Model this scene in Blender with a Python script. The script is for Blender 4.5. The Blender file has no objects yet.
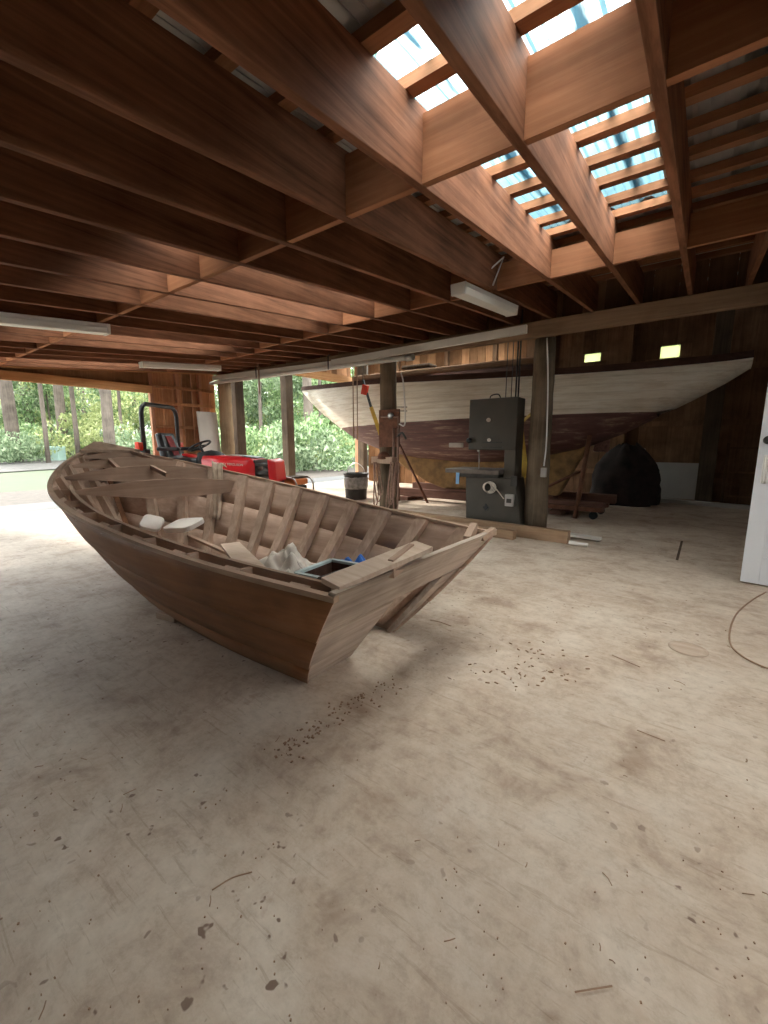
import bpy, bmesh, math, random
from mathutils import noise as noise3
from mathutils import Vector, Matrix, Euler
random.seed(7)
SC = bpy.context.scene
COL = SC.collection
PI = math.pi

# ------------------------------------------------------------------ camera
F, CY0, HOR, VPX = 419.0, 512.0, 444.0, 699.0
PITCH = math.atan((CY0-HOR)/F)
YAW = math.atan((VPX-384)/math.hypot(F, CY0-HOR))
EYE = 1.03
cd = bpy.data.cameras.new('camera'); cam = bpy.data.objects.new('camera', cd); COL.objects.link(cam)
cam.location = (0, 0, EYE); cam.rotation_euler = (PI/2-PITCH, 0, YAW)
cd.sensor_fit = 'VERTICAL'; cd.sensor_height = 36; cd.lens = F/1024*36; cd.clip_start = .02; cd.clip_end = 500
SC.camera = cam

def ray(px, py):
    a, b, c = px-384, py-CY0, F
    up = -b*math.cos(PITCH)-c*math.sin(PITCH); fw = c*math.cos(PITCH)-b*math.sin(PITCH)
    return Vector((a*math.cos(YAW)-fw*math.sin(YAW), a*math.sin(YAW)+fw*math.cos(YAW), up))
O = Vector((0, 0, EYE))
def aty(px, py, Y): d = ray(px, py); return O+d*(Y/d.y)
def atx(px, py, X): d = ray(px, py); return O+d*(X/d.x)
def atz(px, py, Z): d = ray(px, py); return O+d*((Z-EYE)/d.z)

# ------------------------------------------------------------------ materials
def newmat(name):
    m = bpy.data.materials.new(name); m.use_nodes = True
    nt = m.node_tree; nt.nodes.clear()
    out = nt.nodes.new('ShaderNodeOutputMaterial'); b = nt.nodes.new('ShaderNodeBsdfPrincipled')
    nt.links.new(b.outputs[0], out.inputs[0])
    return m, nt, b, out
def N(nt, t, **k):
    n = nt.nodes.new(t)
    for a, v in k.items(): setattr(n, a, v)
    return n
def ramp(nt, fac, stops):
    r = N(nt, 'ShaderNodeValToRGB'); e = r.color_ramp.elements
    while len(e) < len(stops): e.new(.5)
    for i, (p, c) in enumerate(stops): e[i].position = p; e[i].color = (*c, 1)
    nt.links.new(fac, r.inputs[0]); return r.outputs[0]
def noise(nt, vec, scale, detail=4, rough=.6, dist=0):
    n = N(nt, 'ShaderNodeTexNoise'); n.inputs['Scale'].default_value = scale; n.inputs['Detail'].default_value = detail
    n.inputs['Roughness'].default_value = rough; n.inputs['Distortion'].default_value = dist
    if vec is not None: nt.links.new(vec, n.inputs['Vector'])
    return n.outputs['Fac']
def mapping(nt, scale=(1, 1, 1), rot=(0, 0, 0)):
    tc = N(nt, 'ShaderNodeTexCoord'); mp = N(nt, 'ShaderNodeMapping')
    mp.inputs['Scale'].default_value = scale; mp.inputs['Rotation'].default_value = rot
    nt.links.new(tc.outputs['Object'], mp.inputs[0]); return mp.outputs[0]
def mixc(nt, fac, a, b, mode='MIX'):
    m = N(nt, 'ShaderNodeMix', data_type='RGBA', blend_type=mode)
    for s, v in ((0, fac), (6, a), (7, b)):
        if hasattr(v, 'is_output') or isinstance(v, bpy.types.NodeSocket): nt.links.new(v, m.inputs[s])
        elif s == 0: m.inputs[0].default_value = v
        else: m.inputs[s].default_value = (*v, 1)
    return m.outputs[2]
def bump(nt, b, h, strength=.3, dist=.01):
    n = N(nt, 'ShaderNodeBump'); n.inputs['Strength'].default_value = strength; n.inputs['Distance'].default_value = dist
    nt.links.new(h, n.inputs['Height']); nt.links.new(n.outputs[0], b.inputs['Normal'])
def wood(name, dark, light, axis='X', fine=40, rough=.75, blot=.35, vary=.25, bstr=.25):
    m, nt, b, out = newmat(name)
    s = [fine]*3; s['XYZ'.index(axis)] = fine*.045
    v = mapping(nt, s)
    g = noise(nt, v, 1, 6, .65, .4)
    c = ramp(nt, g, [(.3, dark), (.7, light)])
    big = noise(nt, mapping(nt, (1.6, 1.6, 1.6)), 1.3, 4, .6)
    c = mixc(nt, blot, c, ramp(nt, big, [(.35, tuple(.45*x for x in dark)), (.65, light)]))
    oi = N(nt, 'ShaderNodeObjectInfo')
    mr = N(nt, 'ShaderNodeMapRange'); mr.inputs[3].default_value = 1-vary; mr.inputs[4].default_value = 1+vary
    nt.links.new(oi.outputs['Random'], mr.inputs[0])
    hs = N(nt, 'ShaderNodeHueSaturation'); nt.links.new(c, hs.inputs['Color']); nt.links.new(mr.outputs[0], hs.inputs['Value'])
    nt.links.new(hs.outputs[0], b.inputs['Base Color']); b.inputs['Roughness'].default_value = rough
    b.inputs['Specular IOR Level'].default_value = .10
    bump(nt, b, g, bstr, .004)
    return m
def plain(name, col, rough=.5, metal=0, var=.15, scale=6, col2=None, spec=.5, bstr=0):
    m, nt, b, out = newmat(name)
    f = noise(nt, mapping(nt), scale, 5, .6)
    lo = col2 if col2 else tuple(x*(1-var*2) for x in col)
    nt.links.new(ramp(nt, f, [(.3, lo), (.62, col)]), b.inputs['Base Color'])
    b.inputs['Roughness'].default_value = rough; b.inputs['Metallic'].default_value = metal
    b.inputs['Specular IOR Level'].default_value = spec
    if bstr: bump(nt, b, f, bstr, .01)
    return m

M = {}
M['rafter'] = wood('rafter_wood', (.095, .038, .019), (.35, .155, .085), 'Y', 30, .7, .3, .12)
M['block'] = wood('blocking_wood', (.25, .10, .048), (.47, .21, .105), 'X', 30, .7, .3, .15)
M['purlin'] = wood('purlin_wood', (.24, .105, .052), (.42, .20, .105), 'X', 40, .75, .3, .2)
M['girder'] = wood('girder_wood', (.22, .13, .08), (.38, .25, .16), 'X', 30, .75, .3, .1)
M['header'] = wood('header_wood', (.42, .20, .08), (.60, .32, .15), 'Y', 30, .7, .25, .1)
M['board'] = wood('barn_board', (.26, .12, .055), (.46, .24, .12), 'Z', 35, .8, .4, .45)
M['darkboard'] = wood('dark_barn_board', (.11, .06, .035), (.27, .155, .09), 'Z', 35, .85, .5, .4)
M['redboard'] = wood('reddish_board', (.42, .2, .11), (.58, .32, .2), 'Z', 35, .75, .3, .15)
M['log'] = wood('log_bark', (.10, .075, .05), (.24, .18, .125), 'Z', 45, .9, .45, .15, .7)
M['paleLog'] = wood('pale_log_bark', (.25, .17, .10), (.46, .34, .22), 'Z', 45, .9, .45, .1, .7)
M['darkpost'] = wood('dark_post_wood', (.06, .042, .03), (.14, .10, .07), 'Z', 40, .85, .4, .1)
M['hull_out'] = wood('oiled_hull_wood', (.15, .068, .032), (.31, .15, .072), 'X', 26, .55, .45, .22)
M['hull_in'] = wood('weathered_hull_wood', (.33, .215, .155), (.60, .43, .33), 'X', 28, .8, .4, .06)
M['frame'] = wood('weathered_frame_wood', (.36, .24, .175), (.62, .46, .35), 'Z', 30, .8, .35, .15)
M['beam_w'] = wood('weathered_beam_wood', (.32, .21, .15), (.50, .36, .27), 'Y', 30, .8, .35, .1)
M['rail_w'] = wood('weathered_rail_wood', (.33, .22, .155), (.52, .38, .28), 'X', 30, .8, .35, .1)
M['transom'] = wood('grey_transom_wood', (.22, .165, .13), (.62, .51, .42), 'Y', 24, .8, .45, .05)
M['pale'] = wood('pale_plank_wood', (.46, .34, .25), (.66, .53, .42), 'X', 28, .8, .3, .1)
M['timber'] = wood('brown_timber', (.30, .19, .115), (.46, .31, .20), 'X', 24, .75, .3, .1)
M['deckdark'] = wood('dark_deck_wood', (.05, .025, .018), (.12, .06, .045), 'X', 24, .7, .3, .1)
M['cradle'] = wood('red_brown_timber', (.12, .06, .045), (.22, .12, .09), 'X', 24, .8, .35, .1)
M['white_wood'] = plain('white_painted_wood', (.78, .74, .68), .6, 0, .06, 3)
M['white_door'] = plain('white_door_paint', (.80, .82, .86), .45, 0, .04, 2)
M['white_metal'] = plain('white_enamel', (.80, .78, .74), .4, 0, .08, 4)
M['diffuser'] = plain('fixture_diffuser', (.86, .84, .78), .35, 0, .04, 3)
M['black'] = plain('black_plastic', (.018, .018, .02), .45, 0, .3, 8)
M['rubber'] = plain('dark_rubber', (.03, .03, .032), .8, 0, .3, 10)
M['red'] = plain('red_enamel', (.62, .014, .02), .3, 0, .06, 3)
M['redlens'] = plain('red_lens', (.75, .06, .03), .25, 0, .05, 5)
M['seat_red'] = plain('red_seat_stripe', (.35, .03, .03), .7, 0, .1, 5)
M['dkmetal'] = plain('dark_metal', (.07, .065, .06), .5, .6, .2, 10)
M['steel'] = plain('bare_steel', (.5, .48, .46), .35, .9, .1, 10)
M['rust'] = plain('rusty_steel', (.22, .095, .055), .8, .2, .25, 12, bstr=.2)
M['rustpipe'] = plain('pinkish_pipe', (.36, .22, .17), .7, .1, .15, 14)
M['rope'] = plain('tan_rope', (.40, .26, .19), .9, 0, .2, 40)
M['saw'] = plain('grey_green_machine_paint', (.066, .056, .042), .5, .1, .15, 3, bstr=.05)
M['sawtable'] = plain('cast_iron', (.16, .13, .11), .5, .5, .2, 8)
M['yellow'] = plain('yellow_webbing', (.65, .42, .07), .8, 0, .15, 10)
M['orange'] = plain('orange_plastic', (.72, .22, .07), .5, 0, .1, 6)
M['plastic_white'] = plain('milky_plastic_sheet', (.66, .59, .51), .45, 0, .12, 9, bstr=.3)
M['blue'] = plain('blue_plastic', (.03, .16, .60), .5, 0, .2, 9)
M['teal'] = plain('pale_teal_paint', (.50, .60, .60), .6, 0, .2, 5)
M['cloth'] = plain('stained_cloth', (.50, .38, .28), .9, 0, .15, 12, bstr=.3)
M['pad'] = plain('off_white_pad', (.74, .68, .62), .6, 0, .08, 6)
M['tarp'] = plain('dark_tarpaulin', (.028, .018, .016), .95, 0, .35, 7, bstr=.5)
M['patch'] = plain('faded_pink_patch', (.34, .2, .18), .7, 0, .3, 25)
M['drum'] = plain('dark_bin_plastic', (.045, .04, .038), .5, 0, .25, 9)
M['bag'] = plain('grey_bin_liner', (.42, .40, .38), .4, 0, .3, 16, bstr=.4)
M['panelgrey'] = plain('grey_sheet_board', (.40, .37, .34), .7, 0, .06, 3)
M['cordbrown'] = plain('brown_cable', (.33, .2, .12), .6, 0, .1, 10)
M['mint'] = plain('pale_green_enamel', (.26, .38, .34), .5, 0, .05, 2)
M['bluetag'] = plain('blue_tag', (.25, .5, .8), .6, 0, .05, 5)
M['caulk'] = plain('dark_roll', (.10, .085, .08), .5, 0, .4, 30)

def sail_mat(name, c1, c2, c3, spread):
    m, nt, b, out = newmat(name)
    f = noise(nt, mapping(nt, (.8, 3, 9)), 2.0, 6, .7)
    c = ramp(nt, f, [(.36, c1), (.54, c2), (.7, c3)])
    w = N(nt, 'ShaderNodeTexWave'); w.bands_direction = 'Z'; w.inputs['Scale'].default_value = 3.1; w.inputs['Distortion'].default_value = .6
    nt.links.new(mapping(nt), w.inputs['Vector'])
    c = mixc(nt, .12, c, ramp(nt, w.outputs['Fac'], [(.0, (.2, .15, .1)), (.12, (1, 1, 1))]), 'MULTIPLY')
    nt.links.new(c, b.inputs['Base Color']); b.inputs['Roughness'].default_value = .6
    return m
M['sail_white'] = sail_mat('old_white_hull_paint', (.68, .60, .48), (.84, .78, .67), (.88, .84, .75), 0)
M['sail_red'] = sail_mat('worn_red_bottom_paint', (.10, .045, .040), (.15, .068, .060), (.40, .29, .21), 0)
M['keel'] = plain('rusty_keel', (.33, .19, .07), .85, 0, .3, 6, bstr=.3)

def concrete():
    m, nt, b, out = newmat('worn_concrete')
    tc = mapping(nt)
    f1 = noise(nt, tc, .75, 7, .66, .5)
    c = ramp(nt, f1, [(.36, (.29, .19, .125)), (.50, (.50, .39, .295)), (.66, (.64, .55, .45))])
    f2 = noise(nt, tc, 3.6, 9, .72, .35)
    c = mixc(nt, .55, c, ramp(nt, f2, [(.36, (.27, .175, .12)), (.48, (.53, .43, .335)), (.62, (.68, .60, .505))]))
    # scuffed streaks running diagonally
    f3 = noise(nt, mapping(nt, (1.1, 7, 1), (0, 0, .65)), 2.2, 6, .7, .3)
    c = mixc(nt, .14, c, ramp(nt, f3, [(.36, (.34, .245, .18)), (.5, (.55, .47, .38)), (.64, (.70, .63, .54))]))
    f7 = noise(nt, tc, 22, 6, .75, .2)
    c = mixc(nt, 1.0, c, ramp(nt, f7, [(.36, (.87, .85, .83)), (.5, (1, 1, 1)), (.66, (1.06, 1.06, 1.06))]), 'MULTIPLY')
    f8 = noise(nt, mapping(nt, (3, 34, 1), (0, 0, .9)), 1.6, 5, .7, .5)
    c = mixc(nt, 1.0, c, ramp(nt, f8, [(.34, (.82, .79, .76)), (.42, (1, 1, 1))]), 'MULTIPLY')
    # dark specks and drops
    f4 = noise(nt, tc, 26, 2, .5, .2)
    f5 = noise(nt, tc, 1.4, 3, .6)
    sp = ramp(nt, f4, [(.665, (0, 0, 0)), (.70, (1, 1, 1))])
    sp = mixc(nt, 1.0, sp, ramp(nt, f5, [(.48, (0, 0, 0)), (.60, (1, 1, 1))]), 'MULTIPLY')
    c = mixc(nt, sp, c, (.20, .13, .095))
    # rusty blotches
    f6 = noise(nt, tc, 3.4, 5, .65, .5)
    rb = ramp(nt, f6, [(.66, (0, 0, 0)), (.74, (.55, .55, .55))])
    c = mixc(nt, rb, c, (.33, .19, .125))
    nt.links.new(c, b.inputs['Base Color'])
    b.inputs['Roughness'].default_value = .62; b.inputs['Specular IOR Level'].default_value = .35
    bump(nt, b, f2, .12, .01)
    return m
M['concrete'] = concrete()
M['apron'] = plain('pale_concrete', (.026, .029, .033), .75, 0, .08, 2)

def metal_roof():
    m, nt, b, out = newmat('galvanised_roofing')
    f = noise(nt, mapping(nt), 3, 5, .6)
    nt.links.new(ramp(nt, f, [(.3, (.30, .29, .28)), (.65, (.48, .47, .45))]), b.inputs['Base Color'])
    b.inputs['Metallic'].default_value = .55; b.inputs['Roughness'].default_value = .45
    return m
M['roofing'] = metal_roof()
def translucent_panel(name, tint, tr, mixf, streak=False):
    m = bpy.data.materials.new(name); m.use_nodes = True; nt = m.node_tree; nt.nodes.clear()
    out = N(nt, 'ShaderNodeOutputMaterial')
    t = N(nt, 'ShaderNodeBsdfTransparent')
    f = noise(nt, mapping(nt, (14, 2.5, 1)), 1.5, 6, .7, .4)
    nt.links.new(ramp(nt, f, [(.30, tuple(.35*x for x in tr)), (.48, tr)]), t.inputs[0])
    if streak:
        tcx = N(nt, 'ShaderNodeTexCoord'); sp = N(nt, 'ShaderNodeSeparateXYZ'); nt.links.new(tcx.outputs['Object'], sp.inputs[0])
        md = N(nt, 'ShaderNodeMath', operation='PINGPONG'); nt.links.new(sp.outputs[0], md.inputs[0]); md.inputs[1].default_value = .1143
        dirt = ramp(nt, noise(nt, mapping(nt, (9, 1.2, 1)), 1.5, 4, .6), [(.35, (.0,)*3), (.6, (.03,)*3)])
        ad = N(nt, 'ShaderNodeMath', operation='ADD'); nt.links.new(md.outputs[0], ad.inputs[0]); nt.links.new(dirt, ad.inputs[1])
        band = ramp(nt, ad.outputs[0], [(.022, (.04, .075, .095)), (.046, (1, 1, 1))])
        facing = N(nt, 'ShaderNodeLayerWeight'); facing.inputs[0].default_value = .5
        fc_ = ramp(nt, facing.outputs['Facing'], [(.30, (1, 1, 1)), (.50, (.11, .19, .22)), (.66, (.016, .034, .042))])
        base = ramp(nt, f, [(.30, tuple(.25*x for x in tr)), (.48, tr)])
        tcol = mixc(nt, 1.0, mixc(nt, 1.0, base, band, 'MULTIPLY'), fc_, 'MULTIPLY')
        nt.links.new(tcol, t.inputs[0]); lcol = mixc(nt, 1.0, tint, band, 'MULTIPLY')
    l = N(nt, 'ShaderNodeBsdfTranslucent'); l.inputs[0].default_value = (*tint, 1)
    if streak: nt.links.new(lcol, l.inputs[0])
    g = N(nt, 'ShaderNodeBsdfGlossy'); g.inputs[0].default_value = (.5, .5, .5, 1); g.inputs[1].default_value = .35
    mx = N(nt, 'ShaderNodeMixShader'); mx.inputs[0].default_value = mixf
    nt.links.new(t.outputs[0], mx.inputs[1]); nt.links.new(l.outputs[0], mx.inputs[2])
    m2 = N(nt, 'ShaderNodeMixShader'); m2.inputs[0].default_value = .05
    nt.links.new(mx.outputs[0], m2.inputs[1]); nt.links.new(g.outputs[0], m2.inputs[2])
    nt.links.new(m2.outputs[0], out.inputs[0]); return m
M['skylight'] = translucent_panel('fibreglass_skylight', (.30, .56, .66), (.92, .96, .97), .07, True)
M['vent'] = translucent_panel('yellow_green_pane', (.62, .65, .42), (.42, .44, .28), .55)  # pane tint stands in for leafy daylight beyond the wall

def leaf_mat(name, stops, trans=.35):
    m, nt, b, out = newmat(name)
    g = N(nt, 'ShaderNodeNewGeometry')
    c = ramp(nt, g.outputs['Random Per Island'], stops)
    nt.links.new(c, b.inputs['Base Color']); b.inputs['Roughness'].default_value = .6
    t = N(nt, 'ShaderNodeBsdfTranslucent'); nt.links.new(c, t.inputs[0])
    mx = N(nt, 'ShaderNodeMixShader'); mx.inputs[0].default_value = trans
    nt.links.new(b.outputs[0], mx.inputs[1]); nt.links.new(t.outputs[0], mx.inputs[2]); nt.links.new(mx.outputs[0], out.inputs[0])
    return m
M['leafA'] = leaf_mat('fresh_leaves', [(0, (.05, .10, .035)), (.5, (.13, .215, .085)), (1, (.28, .37, .19))])
M['leafB'] = leaf_mat('grey_green_leaves', [(0, (.06, .10, .05)), (.5, (.14, .205, .11)), (1, (.27, .34, .21))])
M['leafC'] = leaf_mat('yellow_green_leaves', [(0, (.11, .15, .05)), (.5, (.22, .27, .10)), (1, (.36, .39, .19))])
M['bark'] = wood('tree_bark', (.06, .048, .04), (.14, .118, .10), 'Z', 30, .95, .4, .25, .8)
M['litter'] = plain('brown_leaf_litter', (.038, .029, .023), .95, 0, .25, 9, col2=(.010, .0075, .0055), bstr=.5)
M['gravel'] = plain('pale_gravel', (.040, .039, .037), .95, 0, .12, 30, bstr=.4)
def grass_ground():
    m, nt, b, out = newmat('grass_ground')
    f = noise(nt, mapping(nt), .35, 6, .7); f2 = noise(nt, mapping(nt), 9, 4, .7)
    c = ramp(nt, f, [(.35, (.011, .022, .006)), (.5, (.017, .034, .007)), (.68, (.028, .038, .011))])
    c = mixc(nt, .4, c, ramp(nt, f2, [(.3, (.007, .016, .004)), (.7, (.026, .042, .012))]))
    nt.links.new(c, b.inputs['Base Color']); b.inputs['Roughness'].default_value = .95
    return m
M['ground'] = grass_ground()

# ------------------------------------------------------------------ mesh builder
class MB:
    def __init__(s): s.bm = bmesh.new()
    def face(s, pts, mi=0, smooth=False):
        vs = [s.bm.verts.new(p) for p in pts]; f = s.bm.faces.new(vs); f.material_index = mi; f.smooth = smooth; return f
    def hexa(s, p, mi=0):            # p: 4 bottom, 4 top
        v = [s.bm.verts.new(q) for q in p]
        for q in ((3, 2, 1, 0), (4, 5, 6, 7), (0, 1, 5, 4), (1, 2, 6, 5), (2, 3, 7, 6), (3, 0, 4, 7)):
            s.bm.faces.new([v[i] for i in q]).material_index = mi
        return s
    def box(s, a, b, mi=0):
        (x0, y0, z0), (x1, y1, z1) = [min(a[i], b[i]) for i in range(3)], [max(a[i], b[i]) for i in range(3)]
        return s.hexa([(x0, y0, z0), (x1, y0, z0), (x1, y1, z0), (x0, y1, z0), (x0, y0, z1), (x1, y0, z1), (x1, y1, z1), (x0, y1, z1)], mi)
    def obox(s, c, size, rot=(0, 0, 0), mi=0):
        R = Euler(rot).to_matrix(); c = Vector(c); h = [x/2 for x in size]
        return s.hexa([c+R @ Vector((sx*h[0], sy*h[1], sz*h[2])) for sz in (-1, 1) for sx, sy in ((-1, -1), (1, -1), (1, 1), (-1, 1))], mi)
    def beam(s, p, q, w, h, up=(0, 0, 1), mi=0):   # bar from p to q, w across, h along up
        p, q = Vector(p), Vector(q); d = (q-p).normalized(); up = Vector(up)
        sd = d.cross(up)
        if sd.length < 1e-5: sd = d.cross(Vector((1, 0, 0)))
        sd.normalize(); u = sd.cross(d).normalized()
        P = []
        for e in (-1, 1):
            for pt, sg in ((p, -1), (p, 1), (q, 1), (q, -1)): P.append(pt+sd*(w/2*sg)+u*(h/2*e))
        return s.hexa(P, mi)
    def tube(s, pts, r, n=10, mi=0, caps=True):
        pts = [Vector(p) for p in pts]; rr = r if isinstance(r, (list, tuple)) else [r]*len(pts)
        rings = []; prev = None
        for i, p in enumerate(pts):
            d = (pts[min(i+1, len(pts)-1)]-pts[max(i-1, 0)]).normalized()
            if prev is None:
                a = d.cross(Vector((0, 0, 1)))
                if a.length < 1e-3: a = d.cross(Vector((1, 0, 0)))
                a.normalize()
            else:
                a = (prev-d*prev.dot(d)).normalized()
            prev = a; b = d.cross(a)
            rings.append([s.bm.verts.new(p+(a*math.cos(2*PI*k/n)+b*math.sin(2*PI*k/n))*rr[i]) for k in range(n)])
        for A, B in zip(rings, rings[1:]):
            for k in range(n):
                f = s.bm.faces.new((A[k], A[(k+1) % n], B[(k+1) % n], B[k])); f.smooth = True; f.material_index = mi
        if caps:
            for R_, rev in ((rings[0], True), (rings[-1], False)):
                f = s.bm.faces.new(list(reversed(R_)) if rev else R_); f.material_index = mi
        return s
    def lathe(s, c, prof, n=24, axis=(0, 0, 1), mi=0, jit=0):
        c = Vector(c); ax = Vector(axis).normalized()
        a = ax.cross(Vector((1, 0, 0)))
        if a.length < .1: a = ax.cross(Vector((0, 1, 0)))
        a.normalize(); b = ax.cross(a); rings = []
        for r, h in prof:
            rings.append([s.bm.verts.new(c+ax*h+(a*math.cos(2*PI*k/n)+b*math.sin(2*PI*k/n))*max(r, 1e-4)*(1+random.uniform(-jit, jit))) for k in range(n)])
        for A, B in zip(rings, rings[1:]):
            for k in range(n):
                f = s.bm.faces.new((A[k], A[(k+1) % n], B[(k+1) % n], B[k])); f.smooth = True; f.material_index = mi
        for R_, rev in ((rings[0], True), (rings[-1], False)): s.bm.faces.new(list(reversed(R_)) if rev else R_).material_index = mi
        return s
    def prism(s, poly, off, mi=0):   # planar polygon (3-D points) swept by the vector off
        off = Vector(off); A = [s.bm.verts.new(p) for p in poly]; B = [s.bm.verts.new(Vector(p)+off) for p in poly]
        s.bm.faces.new(list(reversed(A))).material_index = mi; s.bm.faces.new(B).material_index = mi
        n = len(A)
        for i in range(n): s.bm.faces.new((A[i], A[(i+1) % n], B[(i+1) % n], B[i])).material_index = mi
        return s
    def grid(s, rows, smooth=True, mi=0):
        V = [[s.bm.verts.new(p) for p in r] for r in rows]
        for A, B in zip(V, V[1:]):
            for k in range(len(A)-1):
                f = s.bm.faces.new((A[k], A[k+1], B[k+1], B[k])); f.smooth = smooth; f.material_index = mi
        return s
    def shell(s, rows, thick, mi_in=0, mi_out=1):  # rows of points thickened along given inward vectors: rows of (point, inward)
        A = [[s.bm.verts.new(Vector(p)) for p, _ in r] for r in rows]
        B = [[s.bm.verts.new(Vector(p)+Vector(n)*thick) for p, n in r] for r in rows]
        nr, nc = len(A), len(A[0])
        for i in range(nr-1):
            for k in range(nc-1):
                f = s.bm.faces.new((A[i][k], A[i][k+1], A[i+1][k+1], A[i+1][k])); f.material_index = mi_out; f.smooth = True
                f = s.bm.faces.new((B[i][k], B[i+1][k], B[i+1][k+1], B[i][k+1])); f.material_index = mi_in; f.smooth = True
        for i in range(nr-1):
            for k in (0, nc-1): s.bm.faces.new((A[i][k], A[i+1][k], B[i+1][k], B[i][k])).material_index = mi_in
        for k in range(nc-1):
            for i in (0, nr-1): s.bm.faces.new((A[i][k], A[i][k+1], B[i][k+1], B[i][k])).material_index = mi_in
        return s
    def build(s, name, mat, parent=None, bev=0, local=False, fix=True):
        off = Vector((0, 0, 0)); p = parent
        while p is not None: off += Vector(p.location); p = p.parent
        if fix: bmesh.ops.recalc_face_normals(s.bm, faces=s.bm.faces)
        if not local and off.length > 0: bmesh.ops.translate(s.bm, verts=s.bm.verts, vec=-off)
        me = bpy.data.meshes.new(name); s.bm.to_mesh(me); s.bm.free()
        for m in (mat if isinstance(mat, list) else [mat]): me.materials.append(m)
        o = bpy.data.objects.new(name, me); COL.objects.link(o)
        if parent is not None: o.parent = parent
        if bev:
            b = o.modifiers.new('bevel', 'BEVEL'); b.width = bev; b.segments = 2; b.limit_method = 'ANGLE'
        return o
def tag(o, label=None, cat=None, group=None, kind=None):
    if label: o['label'] = label
    if cat: o['category'] = cat
    if group: o['group'] = group
    if kind: o['kind'] = kind
    return o
def thing(name, label, cat, loc=(0, 0, 0), rz=0, group=None, kind=None):
    o = bpy.data.objects.new(name, None); COL.objects.link(o); o.location = loc; o.rotation_euler = (0, 0, rz); o.empty_display_size = .2
    return tag(o, label, cat, group, kind)
def smoothpath(pts, n=6):
    P = [Vector(p) for p in pts]; P = [2*P[0]-P[1]]+P+[2*P[-1]-P[-2]]; out = []
    for i in range(1, len(P)-2):
        a, b, c, d = P[i-1:i+3]
        for k in range(n):
            u = k/n; out.append(.5*(2*b+(c-a)*u+(2*a-5*b+4*c-d)*u*u+(3*b-3*c+d-a)*u**3))
    return out+[P[-2]]
def lerp(xs, ys, x):
    if x <= xs[0]: return ys[0]
    for i in range(len(xs)-1):
        if x <= xs[i+1]:
            t = (x-xs[i])/(xs[i+1]-xs[i]); return ys[i]+(ys[i+1]-ys[i])*t
    return ys[-1]
def cub(v, t):
    n = len(v)-1; i = max(0, min(n-1, int(t*n))); u = t*n-i
    e = [2*v[0]-v[1]]+list(v)+[2*v[-1]-v[-2]]
    a, b, c, d = e[i:i+4]
    return .5*(2*b+(c-a)*u+(2*a-5*b+4*c-d)*u*u+(3*b-3*c+d-a)*u**3)
ORD = 'zeroth first second third fourth fifth sixth seventh eighth ninth tenth eleventh twelfth thirteenth fourteenth fifteenth sixteenth seventeenth eighteenth nineteenth twentieth'.split()

# ------------------------------------------------------------------ building shell
SL = .0945
ZB = lambda y: 1.93+SL*y                 # underside of the rafters
RD = .286                                # rafter depth
YF, YB = -3.6, 5.24
YK = 9.42                                 # back of the yacht bay, whose roof sits higher
ZK = lambda y: 3.52+.03*(y-5.3)                      # roof from front to back
XL, XR = -8.0, 2.6

fl = MB().box((XL-.15, YF-.6, -.12), (XR+1.2, YK+.1, 0)).build('floor', M['concrete'])
tag(fl, 'worn stained concrete floor of the boat shed', 'floor', kind='structure')

# roofing sheets and skylights (corrugated profile along X)
SKY = [(-1.075, -.31), (-3.36, -2.55), (-5.50, -4.72), (-7.62, -6.85)]
SKYY = (1.33, 3.42)
SKYZ = (-.75, 1.20)
SKYB = (6.2, 8.9)
RISE = RD+.045
def profile(x):
    u = (x/.2286) % 1.0
    if u < .10: return .020*u/.10
    if u < .26: return .020
    if u < .36: return .020*(.36-u)/.10
    if .55 < u < .60 or .76 < u < .81: return .004
    return 0
def rib_xs(a, b):
    xs = {a, b}
    k = math.floor(a/.2286)-1
    while k*.2286 < b+.3:
        for u in (0, .10, .26, .36, .55, .551, .60, .601, .76, .761, .81, .811):
            x = (k+u)*.2286
            if a < x < b: xs.add(x)
        k += 1
    return sorted(xs)
def sheet(mb, x0, x1, y0, y1, lift=0, zf=None):
    zf = zf or (lambda y: ZB(y)+RISE)
    rows = []
    for y in (y0, y1): rows.append([(x, y, zf(y)+.001+lift+profile(x)) for x in rib_xs(x0, x1)])
    mb.grid(rows, smooth=False)
    rows = []
    for y in (y0, y1): rows.append([(x, y, zf(y)+.003+lift+profile(x)) for x in rib_xs(x0, x1)])
    mb.grid(rows, smooth=False)
ceiling = thing('ceiling', 'underside of the corrugated metal shed roof', 'ceiling', (-2.7, 3, ZB(3)+RISE), kind='structure')
rf = MB()
sheet(rf, XL-.35, XR+.3, YF-.3, SKYZ[0]); sheet(rf, XL-.35, XR+.3, SKYZ[1], SKYY[0]); sheet(rf, XL-.35, XR+.3, SKYY[1], YB+.10)
sheet(rf, XL-.35, XR+.3, YB+.06, SKYB[0], 0, ZK); sheet(rf, XL-.35, XR+.3, SKYB[1], YK+.4, 0, ZK)
edges = [XL-.35]+[e for s in sorted(SKY) for e in s]+[XR+.3]
SKZ = [(1.15, 1.95)]  # panel out of view, added to light the door and skiff stern
ez = [XL-.35]+[e for q in SKZ for e in q]+[XR+.3]
SKB = [(-4.8, -3.2), (-7.0, -5.2)]  # bay panels out of view, widened to brighten yacht and back boards
eb = [XL-.35]+[e for q in sorted(SKB) for e in q]+[XR+.3]
for i in range(0, len(eb), 2): sheet(rf, eb[i], eb[i+1], *SKYB, 0, ZK)
ez = [XL-.35]+[e for q in SKZ for e in q]+[XR+.3]
for i in range(0, len(ez), 2): sheet(rf, ez[i], ez[i+1], *SKYZ)
for i in range(0, len(edges), 2): sheet(rf, edges[i], edges[i+1], *SKYY)
rf.build('roofing_sheet', M['roofing'], ceiling, fix=False)
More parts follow.
